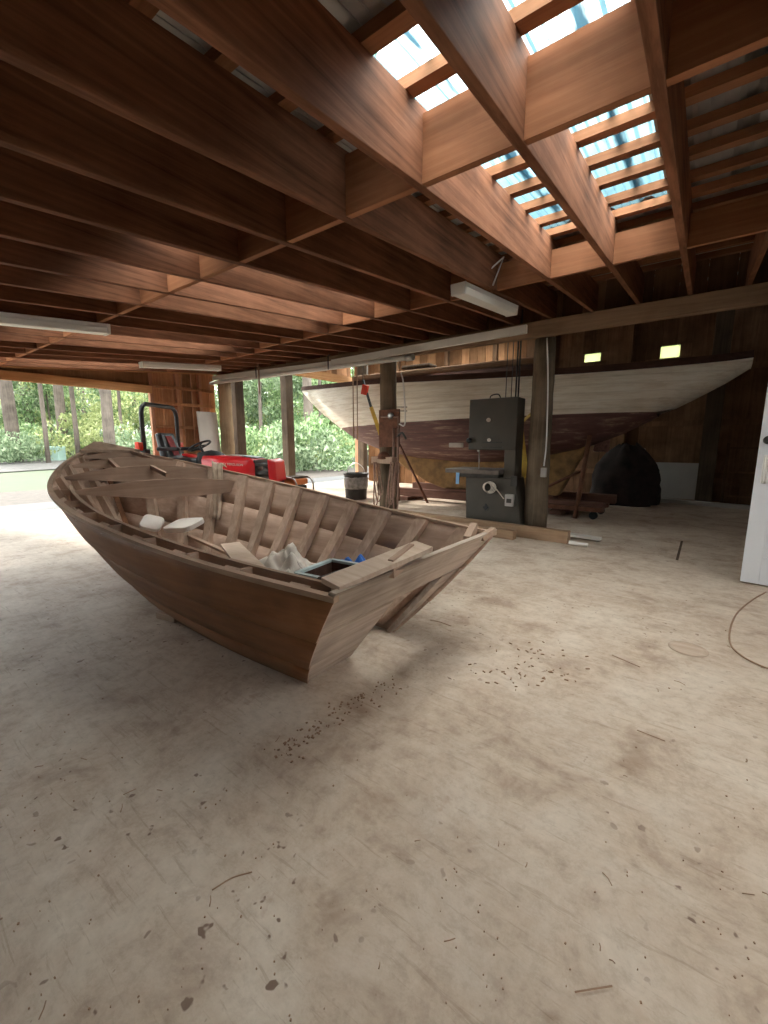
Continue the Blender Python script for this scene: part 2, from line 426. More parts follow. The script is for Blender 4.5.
SKL = ['bright corrugated skylight panel between the nearest lit rafters', 'corrugated skylight panel above the middle of the wooden skiff',
       'corrugated skylight panel past the bow of the skiff', 'corrugated skylight panel beside the open gable end', 'unseen corrugated skylight panel added to light the white door side']
for i, (a, b) in enumerate(SKY):
    w = MB()
    w.grid([[(x, y, ZB(y)+RISE+.004+profile(x)) for x in rib_xs(a-.03, b+.03)] for y in (SKYY[0]-.05, SKYY[1]+.05)], smooth=False)
    o = w.build('window_%d' % (i+1), M['skylight'], fix=False); tag(o, SKL[i], 'skylight', 'translucent roof panels', 'structure')
for i, (a, b) in enumerate(SKZ):
    w = MB()
    w.grid([[(x, y, ZB(y)+RISE+.004+profile(x)) for x in rib_xs(a-.03, b+.03)] for y in (SKYZ[0]-.05, SKYZ[1]+.05)], smooth=False)
    o = w.build('window_%d' % (i+11), M['skylight'], fix=False); tag(o, 'unseen skylight panel low on the roof slope, added to light the white door side', 'skylight', 'added translucent roof panels low on the slope', 'structure')
for i, (a, b) in enumerate(SKB):
    w = MB()
    w.grid([[(x, y, ZK(y)+.004+profile(x)) for x in rib_xs(a-.03, b+.03)] for y in (SKYB[0]-.05, SKYB[1]+.05)], smooth=False)
    o = w.build('window_%d' % (i+21), M['skylight'], fix=False); tag(o, ('unseen skylight panel widened to light the middle of the yacht', 'unseen skylight panel widened to light the fore part of the yacht')[i], 'skylight', 'translucent roof panels over the yacht', 'structure')
# purlins
py = [1.28-.27*k for k in range(18, 0, -1)]+[1.28, 1.545, 1.845, 2.11, 2.365, 2.635, 2.905, 3.195, 3.45]+[3.45+.27*k for k in range(1, 7)]
for y in py:
    if YF < y < YB:
        z = ZB(y)+RD
        MB().hexa([(XL-.1, y-.033, z-.0033), (XR, y-.033, z-.0033), (XR, y+.033, z+.0033), (XL-.1, y+.033, z+.0033),
                   (XL-.1, y-.033, z+.0417), (XR, y-.033, z+.0417), (XR, y+.033, z+.048), (XL-.1, y+.033, z+.048)]).build('purlin', M['purlin'], ceiling)
for y in (5.6, 6.15, 6.9, 7.55, 8.2, 8.95):
    MB().box((XL-.1, y-.02, ZK(y)-.14), (XR, y+.02, ZK(y)-.001)).build('purlin', M['purlin'], ceiling)
# rafters with their blocking
def rafter_box(mb, x, y0, y1, t=.038, d=RD):
    mb.hexa([(x-t/2, y0, ZB(y0)), (x+t/2, y0, ZB(y0)), (x+t/2, y1, ZB(y1)), (x-t/2, y1, ZB(y1)),
             (x-t/2, y0, ZB(y0)+d), (x+t/2, y0, ZB(y0)+d), (x+t/2, y1, ZB(y1)+d), (x-t/2, y1, ZB(y1)+d)])
RX = {k: -.20-.42*(k-1) for k in range(-5, 20)}
for k, x in RX.items():
    if k == 1: lab = 'shaded rafter on the dark edge of the nearest bright skylight'
    elif k == 2: lab = 'sunlit rafter splitting the nearest bright skylight into two strips'
    elif k == 3: lab = 'broad orange lit rafter along the open-end edge of the nearest skylight'
    elif k == 4: lab = 'brown rafter carrying the nearest hanging tube light'
    elif k > 4: lab = 'brown roof rafter, %s from the nearest skylight toward the open gable end' % ORD[k-3]
    else: lab = 'dark rafter, %s past the nearest skylight toward the white door side' % ORD[1-k]
    r = thing('rafter', lab, 'rafter', (x, 0, ZB(0)), group='roof rafters', kind='structure')
    b = MB(); rafter_box(b, x, YF, YB); b.build('rafter_board', M['rafter'], r, bev=.003)
    if k < 19:
        xa, xb = x-.42+.0195, x-.0195
        y2 = 3.50 if k < 8 else (3.72 if k < 12 else 3.95)
        for yy in (1.66, y2):
            z = ZB(yy)
            dz = .035 if k in (1, 2) and yy < 2 else .02
            if yy == y2 or k != 1 or True:
                hh = .20 if yy == y2 and k < 4 else .26
                MB().hexa([(xa, yy-.02, z+.004), (xb, yy-.02, z+.004), (xb, yy+.02, z+.008), (xa, yy+.02, z+.008),
                           (xa, yy-.02, z+hh), (xb, yy-.02, z+hh), (xb, yy+.02, z+hh), (xa, yy+.02, z+hh)]).build('blocking', M['block'], r)
# gable rafter / header / girder
g = MB(); rafter_box(g, XL+.02, YF, YB); o = g.build('ceiling_beam', M['header']); tag(o, 'end rafter above the open gable', 'beam', kind='structure')
o = MB().box((XL-.02, 5.10, ZB(5.15)-.17), (XR, 5.20, ZB(5.15)-.004)).build('girder_beam', M['girder'], bev=.004)
tag(o, 'long girder on log posts across the middle of the shed', 'beam', kind='structure')
hd = thing('header_beam', 'orange header beam over the wide open end of the shed', 'beam', (XL, 0, 1.93), kind='structure')
MB().box((XL-.04, YF, 1.93), (XL+.04, 3.76, 2.06)).build('beam_board', M['header'], hd, bev=.004)
MB().hexa([(XL-.07, YF, 2.06), (XL-.03, YF, 2.06), (XL-.03, 3.76, 2.06), (XL-.07, 3.76, 2.06),
           (XL-.07, YF, 2.08), (XL-.03, YF, 2.08), (XL-.03, 3.76, ZB(3.76)+RD), (XL-.07, 3.76, ZB(3.76)+RD)]).build('gable_board', M['board'], hd)

# wall beside the open end
wl = thing('wall_left', 'reddish board wall section beside the open end', 'wall', (XL, 4.4, 0), kind='structure')
y = 3.80
while y < 5.0:
    w = .19
    MB().box((XL-.10, y, 0.0), (XL-.075, min(y+w-.006, 5.05), ZB(y)+RD)).build('wall_board', M['board'], wl); y += w
for y in (3.76, 4.25, 4.70): MB().box((XL-.075, y-.03, 0), (XL+.0, y+.03, ZB(y)+.02)).build('wall_stud', M['redboard'], wl)
for z in (.15, 1.32, 1.75, 2.05): MB().box((XL-.074, 3.79, z), (XL+.012, 4.98, z+.05)).build('wall_girt', M['board'], wl)

# back wall
WY = 9.3
wb = thing('wall_back', 'dark vertical board wall behind the sailing yacht', 'wall', (-2, WY, 0), kind='structure')
vents = [(-1.98, -1.69, 2.62, 2.78), (-.715, -.425, 2.55, 2.76)]
x = -7.45; i = 0
while x < XR:
    w = random.choice((.2, .22, .24)); x1 = min(x+w-.008, XR); j = random.uniform(0, .012)
    spans = [(0, ZK(WY)-.002)]
    mat = M['board'] if x < -3.2 else M['darkboard']  # lighter boards paint in the lit end, darker ones the gloom
    for (a, b_, z0, z1) in vents:
        if x < b_ and x1 > a:
            spans = [(0, z0), (z1, ZK(WY)-.002)]
            if x < a: MB().box((x, WY+j, z0), (a, WY+.025+j, z1)).build('wall_board', mat, wb)
            if x1 > b_: MB().box((b_, WY+j, z0), (x1, WY+.025+j, z1)).build('wall_board', mat, wb)
    for z0, z1 in spans: MB().box((x, WY+j, z0), (x1, WY+.025+j, z1)).build('wall_board', mat, wb)
    x += w; i += 1
MB().box((-7.45, WY+.045, 0), (vents[0][0], WY+.06, ZK(WY)-.002)).build('wall_sheathing', M['darkboard'], wb)
MB().box((vents[1][1], WY+.045, 0), (XR, WY+.06, ZK(WY)-.002)).build('wall_sheathing', M['darkboard'], wb)
for (xa, xb_, za, zb_) in ((vents[0][0], vents[1][1], 0, 2.5), (vents[0][0], vents[1][1], 2.80, ZK(WY)-.002), (vents[0][1], vents[1][0], 2.5, 2.80),
                          (vents[0][0], vents[0][1], 2.5, vents[0][2]), (vents[0][0], vents[0][1], vents[0][3], 2.80), (vents[1][0], vents[1][1], 2.5, vents[1][2]), (vents[1][0], vents[1][1], vents[1][3], 2.80)):
    MB().box((xa, WY+.045, za), (xb_, WY+.06, zb_)).build('wall_sheathing', M['darkboard'], wb)
for x in (-6.4, -5.0, -3.8, -2.6, -1.2, .15, 1.4): MB().box((x-.045, WY-.10, 0), (x+.045, WY, ZK(WY)-.15)).build('wall_stud', M['darkboard'], wb)
for z in (.45, 1.35, 2.25): MB().box((-7.4, WY-.04, z), (XR, WY, z+.09)).build('wall_girt', M['darkboard'], wb)
for i, (a, b_, z0, z1) in enumerate(vents):
    o = MB().box((a-.01, WY+.03, z0-.01), (b_+.01, WY+.036, z1+.01)).build('window_%d' % (6+i), M['vent'])
    tag(o, ('small bright yellow-green vent pane in the dark wall, the one nearer the log post', 'larger bright yellow-green vent pane in the dark wall, nearer the yacht end')[i], 'window', 'vent panes in the back wall', 'structure')

# wall on the door side and its partition
wr = thing('wall_right', 'dark board wall behind the white door', 'wall', (XR, 6.5, 0), kind='structure')
y = 3.95
while y < WY: MB().box((XR, y, 0), (XR+.025, y+.215, (ZB(y) if y < 5.1 else ZK(y))-.16)).build('wall_board', M['darkboard'], wr); y += .22
MB().box((XR+.03, YF, 0), (XR+.05, 3.95, ZB(YF)+RD)).build('wall_sheathing', M['darkboard'], wr)  # added sheathing, closes this side against outside light
wc = thing('wall_divider', 'high board strip above the girder, between shed roof and yacht bay roof', 'wall', (-2, YB+.05, ZB(5.2)), kind='structure')
x = XL
while x < XR: MB().box((x, YB+.06, ZB(YB)-.02), (min(x+.215, XR), YB+.085, ZK(YB+.08)-.002)).build('wall_board', M['darkboard'], wc); x += .22
y = YB+.1
wg = thing('wall_gable', 'board strip above the open end of the yacht bay', 'wall', (XL, 7, 2.8), kind='structure')
while y < WY: MB().box((XL-.10, y, 2.72), (XL-.075, min(y+.195, WY), ZK(y)-.002)).build('wall_board', M['board'], wg); y += .2
MB().box((XL-.07, YB+.1, 2.68), (XL+.07, WY, 2.86)).build('gable_beam', M['header'], wg)
wf = thing('wall_front', 'unseen dark board wall added behind the viewer to block light', 'wall', (-2, YF, 0), kind='structure')  # wall out of view, added to shut out flat front light
MB().box((XL, YF-.03, 0), (1.6, YF, ZB(YF)+RD)).build('wall_board', M['darkboard'], wf)
MB().box((1.6, YF-.03, 0), (XR, YF, ZB(YF)+RD)).build('wall_board', M['darkboard'], wf)
x = 1.19
while x < XR: MB().box((x, 3.95, 0), (min(x+.205, XR), 3.975, ZB(3.95)+RD)).build('wall_board', M['darkboard'], wr); x += .21

# posts
def round_post(x, y, r0, r1, h, label, mat, lean=(0, 0)):
    p = MB(); pr = []
    n = 14
    for k in range(n+1):
        t = k/n; pr.append((r0+(r1-r0)*t+random.uniform(-.004, .004), h*t))
    p.lathe((x, y, 0), pr, 20, jit=.025)
    o = p.build('log_post', mat); return tag(o, label, 'post', 'posts of the shed')
zg = ZB(5.15)-.171
post_r = round_post(-1.565, 5.30, .138, .120, zg, 'thick round log post beside the bandsaw, under the girder', M['log'])
post_m = round_post(-3.83, 5.27, .135, .125, zg, 'round log post hung with hoses, behind the wooden skiff', M['log'])
post_c = round_post(-7.82, 5.12, .135, .125, ZB(5.15)-.171, 'pale round log post at the corner beside the board wall', M['paleLog'])
for (x, y, w, h, lab) in ((-7.92, 5.47, .20, 2.68, 'dark square post standing close behind the pale corner log'),
                          (-7.95, 6.85, .21, 2.68, 'dark square post alone in the middle of the open bay end')):
    o = MB().box((x-w/2, y-w/2, 0), (x+w/2, y+w/2, h)).build('square_post', M['darkpost'], bev=.01); tag(o, lab, 'post', 'posts of the shed')
o = MB().box((-7.60, 9.02, 0), (-7.40, 9.19, ZK(9.1)-.16)).build('square_post', M['darkpost'], bev=.01); tag(o, 'dark square post at the far corner under the yacht bow', 'post', 'posts of the shed')
o = MB().box((-7.80, 9.14, 0), (-7.62, 9.19, ZK(9.1)-.16)).build('trim_1', M['redboard'], bev=.004); tag(o, 'reddish corner board beside the far dark post', 'trim', kind='structure')

# ------------------------------------------------------------------ wooden skiff
BX, BY, BL, BR = -.811, 1.458, 3.542, -.019
Bb = [.594, .683, .741, .756, .671, .419, .012]; Bz = [.574, .597, .64, .698, .775, .887, 1.024]
cB, sB = math.cos(BR), math.sin(BR)
def W(lx, ly, z): return Vector((BX-lx*cB-ly*sB, BY-lx*sB+ly*cB, z))
Cb = [.31, .34, .345, .335, .30, .20, .010]; Cz = [.004, .004, .006, .018, .04, .08, .17]
def sheer(u, s): return (BL*u, s*cub(Bb, u), cub(Bz, u))
def chine(u, s): return (.45+2.50*u, s*cub(Cb, u), cub(Cz, u))
def side(u, v, s, off=0):
    a, b = sheer(u, s), chine(u, s)
    bul = .035*4*v*(1-v)*(1-.6*u)
    p = [a[i]+(b[i]-a[i])*v for i in range(3)]
    return W(p[0], p[1]+s*(bul+off), p[2]-bul*.5-off*.4)
def inward(u, v, s):
    e = .01
    du = side(min(u+e, 1), v, s)-side(max(u-e, 0), v, s); dv = side(u, min(v+e, 1), s)-side(u, max(v-e, 0), s)
    n = du.cross(dv).normalized()
    c = W(lerp([0, 1], [.3, 2.6], u), 0, .5)-side(u, v, s)
    return n if n.dot(c) > 0 else -n
skiff = thing('wooden_skiff', 'unfinished open wooden skiff resting on the concrete floor', 'boat', W(1.7, 0, 0))
for s, nm in ((-1, 'port'), (1, 'star')):
    for st in range(3):
        mb = MB(); rows = []
        for k in range(4):
            v = (st+k/3)/3; row = []
            for iu in range(29):
                u = iu/28; row.append((side(u, v, s, .007*k/3 if st < 3 else 0), inward(u, v, s)))
            rows.append(row)
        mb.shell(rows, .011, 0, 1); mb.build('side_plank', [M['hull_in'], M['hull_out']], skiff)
# bottom
mb = MB(); rows = []
for iu in range(6, 25):
    u = iu/24; x_, y_, z_ = chine(u, 1)
    rows.append([(W(x_, y_*t, z_+.002), (0, 0, 1)) for t in (-1, -.5, 0, .5, 1)])
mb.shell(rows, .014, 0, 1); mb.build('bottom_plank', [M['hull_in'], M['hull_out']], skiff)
# transom with motor cut-out: plane from the sheer corners to the chine corners
def tr(ly, v):                   # v: 0 top 1 bottom
    return W(0+.455*v, ly, .586+(-.586+.008)*v)
toff = W(.03, 0, 0)-W(0, 0, 0)
def half_at(v):
    return .594+(.31-.594)*v+.035*4*v*(1-v)
cut_t = .37
nearp = [tr(-half_at(v), v) for v in (cut_t, .55, .7, .85, 1.0)]
MB().prism(nearp+[tr(-.03, 1.0), tr(-.065, cut_t)], toff).build('transom_board', M['transom'], skiff, bev=.003)
MB().prism([tr(half_at(v), v) for v in (cut_t, .55, .7, .85, 1.0)]+[tr(.285, 1.0), tr(.34, cut_t)], toff).build('transom_board', M['transom'], skiff, bev=.003)
MB().prism([tr(-half_at(v), v) for v in (-.015, .18, cut_t-.01)]+[tr(half_at(v), v) for v in (cut_t-.01, .18, -.015)], toff).build('transom_board', M['transom'], skiff, bev=.003)
# frames
FU = [.045+.0865*k for k in range(11)]
for u in FU:
    for s in (-1, 1):
        mb = MB(); du = .0115; pts = [.02+.16*q for q in range(7)]
        A = []
        for v in pts:
            v = min(v, .99); n = inward(u, v, s); base0, base1 = side(u-du, v, s), side(u+du, v, s)
            dep = .035+.025*v
            A.append([base0+n*.010, base1+n*.010, base1+n*(.010+dep), base0+n*(.010+dep)])
        V = [[mb.bm.verts.new(p) for p in q] for q in A]
        for a, b in zip(V, V[1:]):
            for k in range(4): mb.bm.faces.new((a[k], a[(k+1) % 4], b[(k+1) % 4], b[k]))
        mb.bm.faces.new(V[0]); mb.bm.faces.new(V[-1])
        mb.build('frame_rib', M['frame'], skiff)
    x_, y_, z_ = chine(u, 1)
    if .2 < u < .9: MB().beam(W(x_, -y_+.01, z_+.052), W(x_, y_-.01, z_+.052), .028, .068).build('floor_timber', M['beam_w'], skiff)
for ly in (-.13, .13):
    mb = MB(); P = [W(.5+i*.35, ly*(1 if i < 5 else 1-.18*(i-4)), lerp([0, 2.0, 2.9], [.105, .115, .22], .5+i*.35)) for i in range(7)]
    for a, b in zip(P, P[1:]): mb.beam(a, b, .04, .022)
    mb.build('floor_stringer', M['rail_w'], skiff)
# gunwales
for s in (-1, 1):
    mb = MB(); A = []
    for iu in range(33):
        u = iu/32; p = side(u, 0, s); n = inward(u, 0, s); n = Vector((n.x, n.y, 0)).normalized()
        wdt = .020
        A.append([p-n*.006+Vector((0, 0, -.010)), p+n*wdt+Vector((0, 0, -.010)), p+n*wdt+Vector((0, 0, .008)), p-n*.006+Vector((0, 0, .008))])
    V = [[mb.bm.verts.new(p) for p in q] for q in A]
    for a, b in zip(V, V[1:]):
        for k in range(4): mb.bm.faces.new((a[k], a[(k+1) % 4], b[(k+1) % 4], b[k]))
    mb.bm.faces.new(V[0]); mb.bm.faces.new(V[-1]); mb.build('gunwale', M['rail_w'], skiff)
# side-deck carlin along the near side and its short beams
def carl(u): a = sheer(u, -1); return W(a[0], a[1]+lerp([0, .3, .6, .7], [.115, .11, .115, .11], u), a[2]-.005)
mb = MB(); us = [.03+.64*i/18 for i in range(19)]
for a, b in zip(us, us[1:]): mb.beam(carl(a)-Vector((0, 0, .035)), carl(b)-Vector((0, 0, .035)), .018, .075)
mb.build('carlin', M['rail_w'], skiff)
for k in range(7):
    u = .13+.085*k; a = sheer(u, -1); MB().beam(W(a[0], a[1]+.015, a[2]-.02), carl(u)-Vector((0, 0, .02)), .016, .035).build('side_deck_beam', M['beam_w'], skiff)
# arched deck beams
def deck_beam(u, dep, rise, t0=-1.0, dz=-.01, th=.028):
    a = sheer(u, 1); hb = a[1]-.03; n = 20; mb = MB(); P = []
    for i in range(n+1):
        t = t0+(1-t0)*i/n
        P.append((t*hb, a[2]+dz+rise*(1-t*t), dep*(.10+.90*min(1, (i/n)/.42)**.8)*(1-.35*max(0, (i/n-.7)/.3))))
    poly = [W(a[0]-th/2, y, z) for y, z, d in P]+[W(a[0]-th/2, y, z-d) for y, z, d in reversed(P)]
    mb.prism(poly, W(th, 0, 0)-W(0, 0, 0)); return mb.build('deck_beam', M['beam_w'], skiff)
deck_beam(.675, .14, .055, -.86, -.065)
deck_beam(.745, .12, .06, -1, -.02)
deck_beam(.82, .09, .055)
deck_beam(.89, .06, .04)
for u0, u1, f in ((.745, .82, -.30), (.82, .89, .45), (.675, .745, .1)):
    a, b = sheer(u0, 1), sheer(u1, 1)
    MB().beam(W(a[0], a[1]*f, a[2]+.02), W(b[0], b[1]*f, b[2]+.03), .025, .03).build('deck_carlin', M['rail_w'], skiff)
# stem and breasthook
MB().prism([W(2.93, -.02, .16), W(3.54, -.02, 1.045), W(3.58, -.02, 1.045), W(2.99, -.02, .12)], (0, .04, 0)).build('stem_post', M['hull_out'], skiff, bev=.004)
bk = [W(BL*u, s*cub(Bb, u)*.96, cub(Bz, u)+.012) for s, us in ((-1, (.91, .94, .97, .995)), (1, (.995, .97, .94, .91))) for u in us]
MB().prism(bk, (0, 0, .02)).build('breasthook', M['rail_w'], skiff)
# quarter knees and thwart remains at the stern
MB().beam(atz(467, 541, .56), atz(474, 527, .60), .035, .05).build('quarter_knee', M['beam_w'], skiff)
MB().beam(atz(481, 538, .57), atz(494, 530, .60), .03, .03).build('quarter_cleat', M['rail_w'], skiff)

# ------------------------------------------------------------------ things lying in the skiff
def sag_sheet(name, mat, c, rx, ry, h, label, cat, seed=1, n=26, floor=0.0, power=1.0, spike=1.0):
    rnd = random.Random(seed); ph = [(rnd.uniform(0, 6.28), rnd.uniform(4, 13), rnd.uniform(4, 13)) for _ in range(9)]
    mb = MB(); top = []; rows = []
    for i in range(n+1):
        r = i/n; row = []
        for k in range(37):
            a = 2*PI*k/36; rr = r*(1+.16*math.sin(3*a+seed)+.10*math.sin(7*a+2*seed))
            x, y = rr*rx*math.cos(a), rr*ry*math.sin(a)
            w = noise3.fractal(Vector((x*8+seed*3.1, y*8, seed)), .9, 2.1, 3)
            rd = abs(noise3.noise(Vector((x*11+seed, y*11, seed*2.7))))
            pk = math.exp(-((x/rx+.1)**2+((y/ry)-.1)**2)*3.0)
            z = h*(.62*max(0, 1-r*r)**.55+.25*pk)*(1+.45*w)+.16*h*rd*(1-r*r)+.006
            row.append((c[0]+x, c[1]+y, c[2]+max(z, floor)))
        rows.append(row)
    mb.grid(rows)
    o = mb.build(name, mat); s = o.modifiers.new('solid', 'SOLIDIFY'); s.thickness = .004
    return tag(o, label, cat)
p = atz(283, 560, .36)
sag_sheet('plastic_sheeting', M['plastic_white'], (p.x, p.y+.05, .10), .38, .22, .30, 'crumpled milky plastic sheeting heaped inside the wooden skiff', 'plastic sheet', 3, power=.9)
p = atz(352, 562, .34)
sag_sheet('blue_tarp', M['blue'], (p.x+.0, p.y+.03, .16), .20, .08, .22, 'crumpled bright blue tarp against the far side of the skiff', 'tarp', 5)
# loose crate with pale teal rim
C0 = atz(338, 571, .36)
cr = thing('open_crate', 'open dark wooden crate with a pale teal rim in the skiff stern', 'crate', (C0.x, C0.y, .12)); a_ = math.radians(6)
def CR(x, y, z): return Vector((C0.x+x*math.cos(a_)-y*math.sin(a_), C0.y+x*math.sin(a_)+y*math.cos(a_), z))
for (p0, p1) in (((-.16, -.15), (.16, -.15)), ((.16, -.15), (.16, .15)), ((.16, .15), (-.16, .15)), ((-.16, .15), (-.16, -.15))):
    MB().beam(CR(*p0, .24), CR(*p1, .24), .018, .23).build('crate_side', M['deckdark'], cr)
    MB().beam(CR(*p0, .362), CR(*p1, .362), .026, .014).build('crate_rim', M['teal'], cr)
MB().hexa([CR(x, y, z) for z in (.125, .14) for x, y in ((-.16, -.15), (.16, -.15), (.16, .15), (-.16, .15))]).build('crate_bottom', M['deckdark'], cr)
# long pale board across the stern
def board(name, p, q, w, t, mat, label, cat='plank', roll=0, group=None):
    p, q = Vector(p), Vector(q); d = (q-p).normalized(); up = Vector((0, 0, 1)); up.rotate(Matrix.Rotation(roll, 3, d))
    o = MB().beam(p, q, w, t, up).build(name, mat, bev=.002); return tag(o, label, cat, group)
board('loose_plank', atz(330, 585, .60), atz(424, 546, .64), .088, .02, M['pale'], 'broad pale plank lying across the skiff stern, raised over the crate', roll=.12)
board('loose_plank', atz(230, 544, .33), atz(254, 571, .38), .13, .018, M['pale'], 'short pale plank leaning on the near carlin amid the skiff')
board('loose_plank', atz(183, 533, .27), atz(250, 563, .26), .035, .02, M['rail_w'], 'long thin lath lying lengthwise inside the skiff')
board('loose_plank', atz(168, 514, .30), atz(250, 545, .20), .05, .02, M['rail_w'], 'lath lying among the floor timbers, past the white pad')
board('loose_plank', atz(391, 569, .60), atz(412, 552, .62), .022, .07, M['beam_w'], 'short weathered block standing on edge at the transom')
rl = MB().tube([atz(321, 583, .42), atz(350, 573, .42)], .03, 14); o = rl.build('dark_roll', M['caulk']); tag(o, 'dark mottled roll lying in the open crate', 'roll')
# white pads
def rounded_slab(name, c, sx, sy, t, rot, mat, label, cat):
    mb = MB(); R = Euler(rot).to_matrix(); poly = []
    r = min(sx, sy)*.25
    for cx, cy, a0 in ((sx/2-r, sy/2-r, 0), (-sx/2+r, sy/2-r, PI/2), (-sx/2+r, -sy/2+r, PI), (sx/2-r, -sy/2+r, 1.5*PI)):
        for k in range(5): a = a0+k*PI/8; poly.append(Vector(c)+R @ Vector((cx+r*math.cos(a), cy+r*math.sin(a), -t/2)))
    mb.prism(poly, R @ Vector((0, 0, t))); o = mb.build(name, mat, bev=.006); return tag(o, label, cat)
rounded_slab('seat_pad', atz(184, 525, .42), .27, .20, .04, (.25, -.10, .25), M['pad'], 'off-white rounded seat pad lying tilted inside the skiff', 'pad')
rounded_slab('foam_scrap', atz(152, 523, .43), .15, .15, .03, (.55, .3, .9), M['pad'], 'small off-white foam scrap beside the seat pad, toward the bow', 'foam')
# draped rag on the far gunwale
def drape():
    mb = MB(); rows = []
    for i in range(13):
        v = -.12+i*.055
        row = []
        for k in range(9):
            u = .705+.004*k+.001*math.sin(i)
            vv = max(v, 0); n = inward(u, vv, 1); q = side(u, vv, 1)
            off = .05+.012*math.sin(k*1.9+i*.5)
            P = q+n*off if v > 0 else q+n*(off+v*.45)+Vector((0, 0, .03+.02*math.sin(k)))
            row.append(P)
        rows.append(row)
    mb.grid(rows); o = mb.build('draped_rag', M['cloth']); s = o.modifiers.new('solid', 'SOLIDIFY'); s.thickness = .006; s.offset = 0
    tag(o, 'stained rag draped over the far gunwale near the deck beams', 'rag')
drape()
# plastic scrap under the side deck
p = atz(262, 576, .33); sag_sheet('plastic_scrap', M['plastic_white'], (p.x, p.y, .18), .16, .06, .16, 'small milky plastic scrap between near side and carlin', 'plastic sheet', 11, n=12)

# ------------------------------------------------------------------ sailing yacht in the back bay
YC = 7.15
yacht = thing('sailing_yacht', 'old white sailing yacht hull with worn red bottom', 'sailboat', (-3.4, YC, 0))
XSt = [-7.72, -7.3, -6.9, -6.45, -5.9, -5.2, -4.4, -3.4, -2.4, -1.5, -.9, -.5, -.1, .2, .42]
HB = [.02, .17, .32, .47, .62, .76, .86, .90, .86, .76, .66, .57, .44, .32, .20]
ZS = [2.30, 2.27, 2.24, 2.21, 2.18, 2.15, 2.11, 2.06, 2.02, 2.00, 2.00, 2.01, 2.03, 2.05, 2.08]
ZBo = [2.24, 1.90, 1.62, 1.36, 1.08, .86, .74, .68, .72, .93, 1.18, 1.40, 1.62, 1.80, 1.96]
def zw_at(X): return lerp([-7.7, -6.45, -3, -.5, .4], [1.40, 1.37, 1.44, 1.46, 1.46], X)
def ysec(X, z):
    hb, zs, zb = (lerp(XSt, A, X) for A in (HB, ZS, ZBo))
    d = max(0, min(1, (zs-z)/(zs-zb))); return hb*max(0, 1-d**2.3)**(1/1.9)
XX = []
for a, b in zip(XSt, XSt[1:]): XX += [a, (a+b)/2]
XX.append(XSt[-1])
for nm, mat, top in (('topside', M['sail_white'], True), ('bottom', M['sail_red'], False)):
    for s in (-1, 1):
        rows = []
        for X in XX:
            zs, zb = lerp(XSt, ZS, X), lerp(XSt, ZBo, X); zw = max(zw_at(X), zb)
            z0, z1 = (zs, zw) if top else (zw, zb)
            if not top and zw-zb < 1e-4: continue
            rows.append([Vector((X, YC+s*ysec(X, z0+(z1-z0)*k/12), z0+(z1-z0)*k/12)) for k in range(13)])
        MB().grid(rows).build(nm+'_planking', mat, yacht)
# transom cap, deck, rail
Xe = XSt[-1]; cap = [Vector((Xe, YC+s*ysec(Xe, 2.08-.12*k/5), 2.08-.12*k/5)) for s, ks in ((-1, range(6)), (1, range(5, -1, -1))) for k in ks]
MB().prism(cap, (.012, 0, 0)).build('counter_board', M['sail_white'], yacht)
dk = MB(); dk.grid([[Vector((X, YC+t*lerp(XSt, HB, X)*.99, lerp(XSt, ZS, X)+.03*(1-t*t)-.01)) for t in (-1, -.5, 0, .5, 1)] for X in XX]); dk.build('deck', M['deckdark'], yacht)
for s in (-1, 1):
    mb = MB(); 
    for a, b in zip(XX, XX[1:]): mb.beam((a, YC+s*lerp(XSt, HB, a), lerp(XSt, ZS, a)+.03), (b, YC+s*lerp(XSt, HB, b), lerp(XSt, ZS, b)+.03), .05, .085)
    mb.build('toe_rail', M['deckdark'], yacht)
# cabin trunk and fin keel
MB().hexa([(-5.0, YC-.48, 2.1), (-2.0, YC-.48, 2.04), (-2.0, YC+.48, 2.04), (-5.0, YC+.48, 2.1), (-4.9, YC-.42, 2.3), (-2.05, YC-.42, 2.25), (-2.05, YC+.42, 2.25), (-4.9, YC+.42, 2.3)]).build('cabin_trunk', M['deckdark'], yacht, bev=.02)
kp = [(-5.25, .92), (-4.75, .58), (-4.2, .30), (-3.85, .20), (-1.75, .20), (-1.35, 1.05), (-3.0, .80), (-4.4, .80)]
MB().prism([(x, YC-.10, z) for x, z in kp], (0, .20, 0)).build('fin_keel', M['keel'], yacht, bev=.03)
# worn light patch (exposed wood) on the bottom, as a repair batten
a = aty(457, 445, YC-.80); 
MB().box((a.x-.13, YC-.845, a.z-.04), (a.x+.12, YC-.80, a.z+.035)).build('repair_pad', M['plastic_white'], yacht, bev=.01)
# spars lying on the deck
o = MB().beam((-5.6, YC-.62, 2.30), (-2.0, YC-.70, 2.235), .10, .09).build('wooden_spar', M['girder'], bev=.02); tag(o, 'long grey-brown spar lying along the yacht deck', 'spar')
o = MB().beam((-4.55, YC-.35, 2.42), (-3.95, YC-.35, 2.415), .28, .06).build('wooden_hatch', M['darkpost'], bev=.02); tag(o, 'dark flat hatch board on top of the yacht deck', 'hatch board')
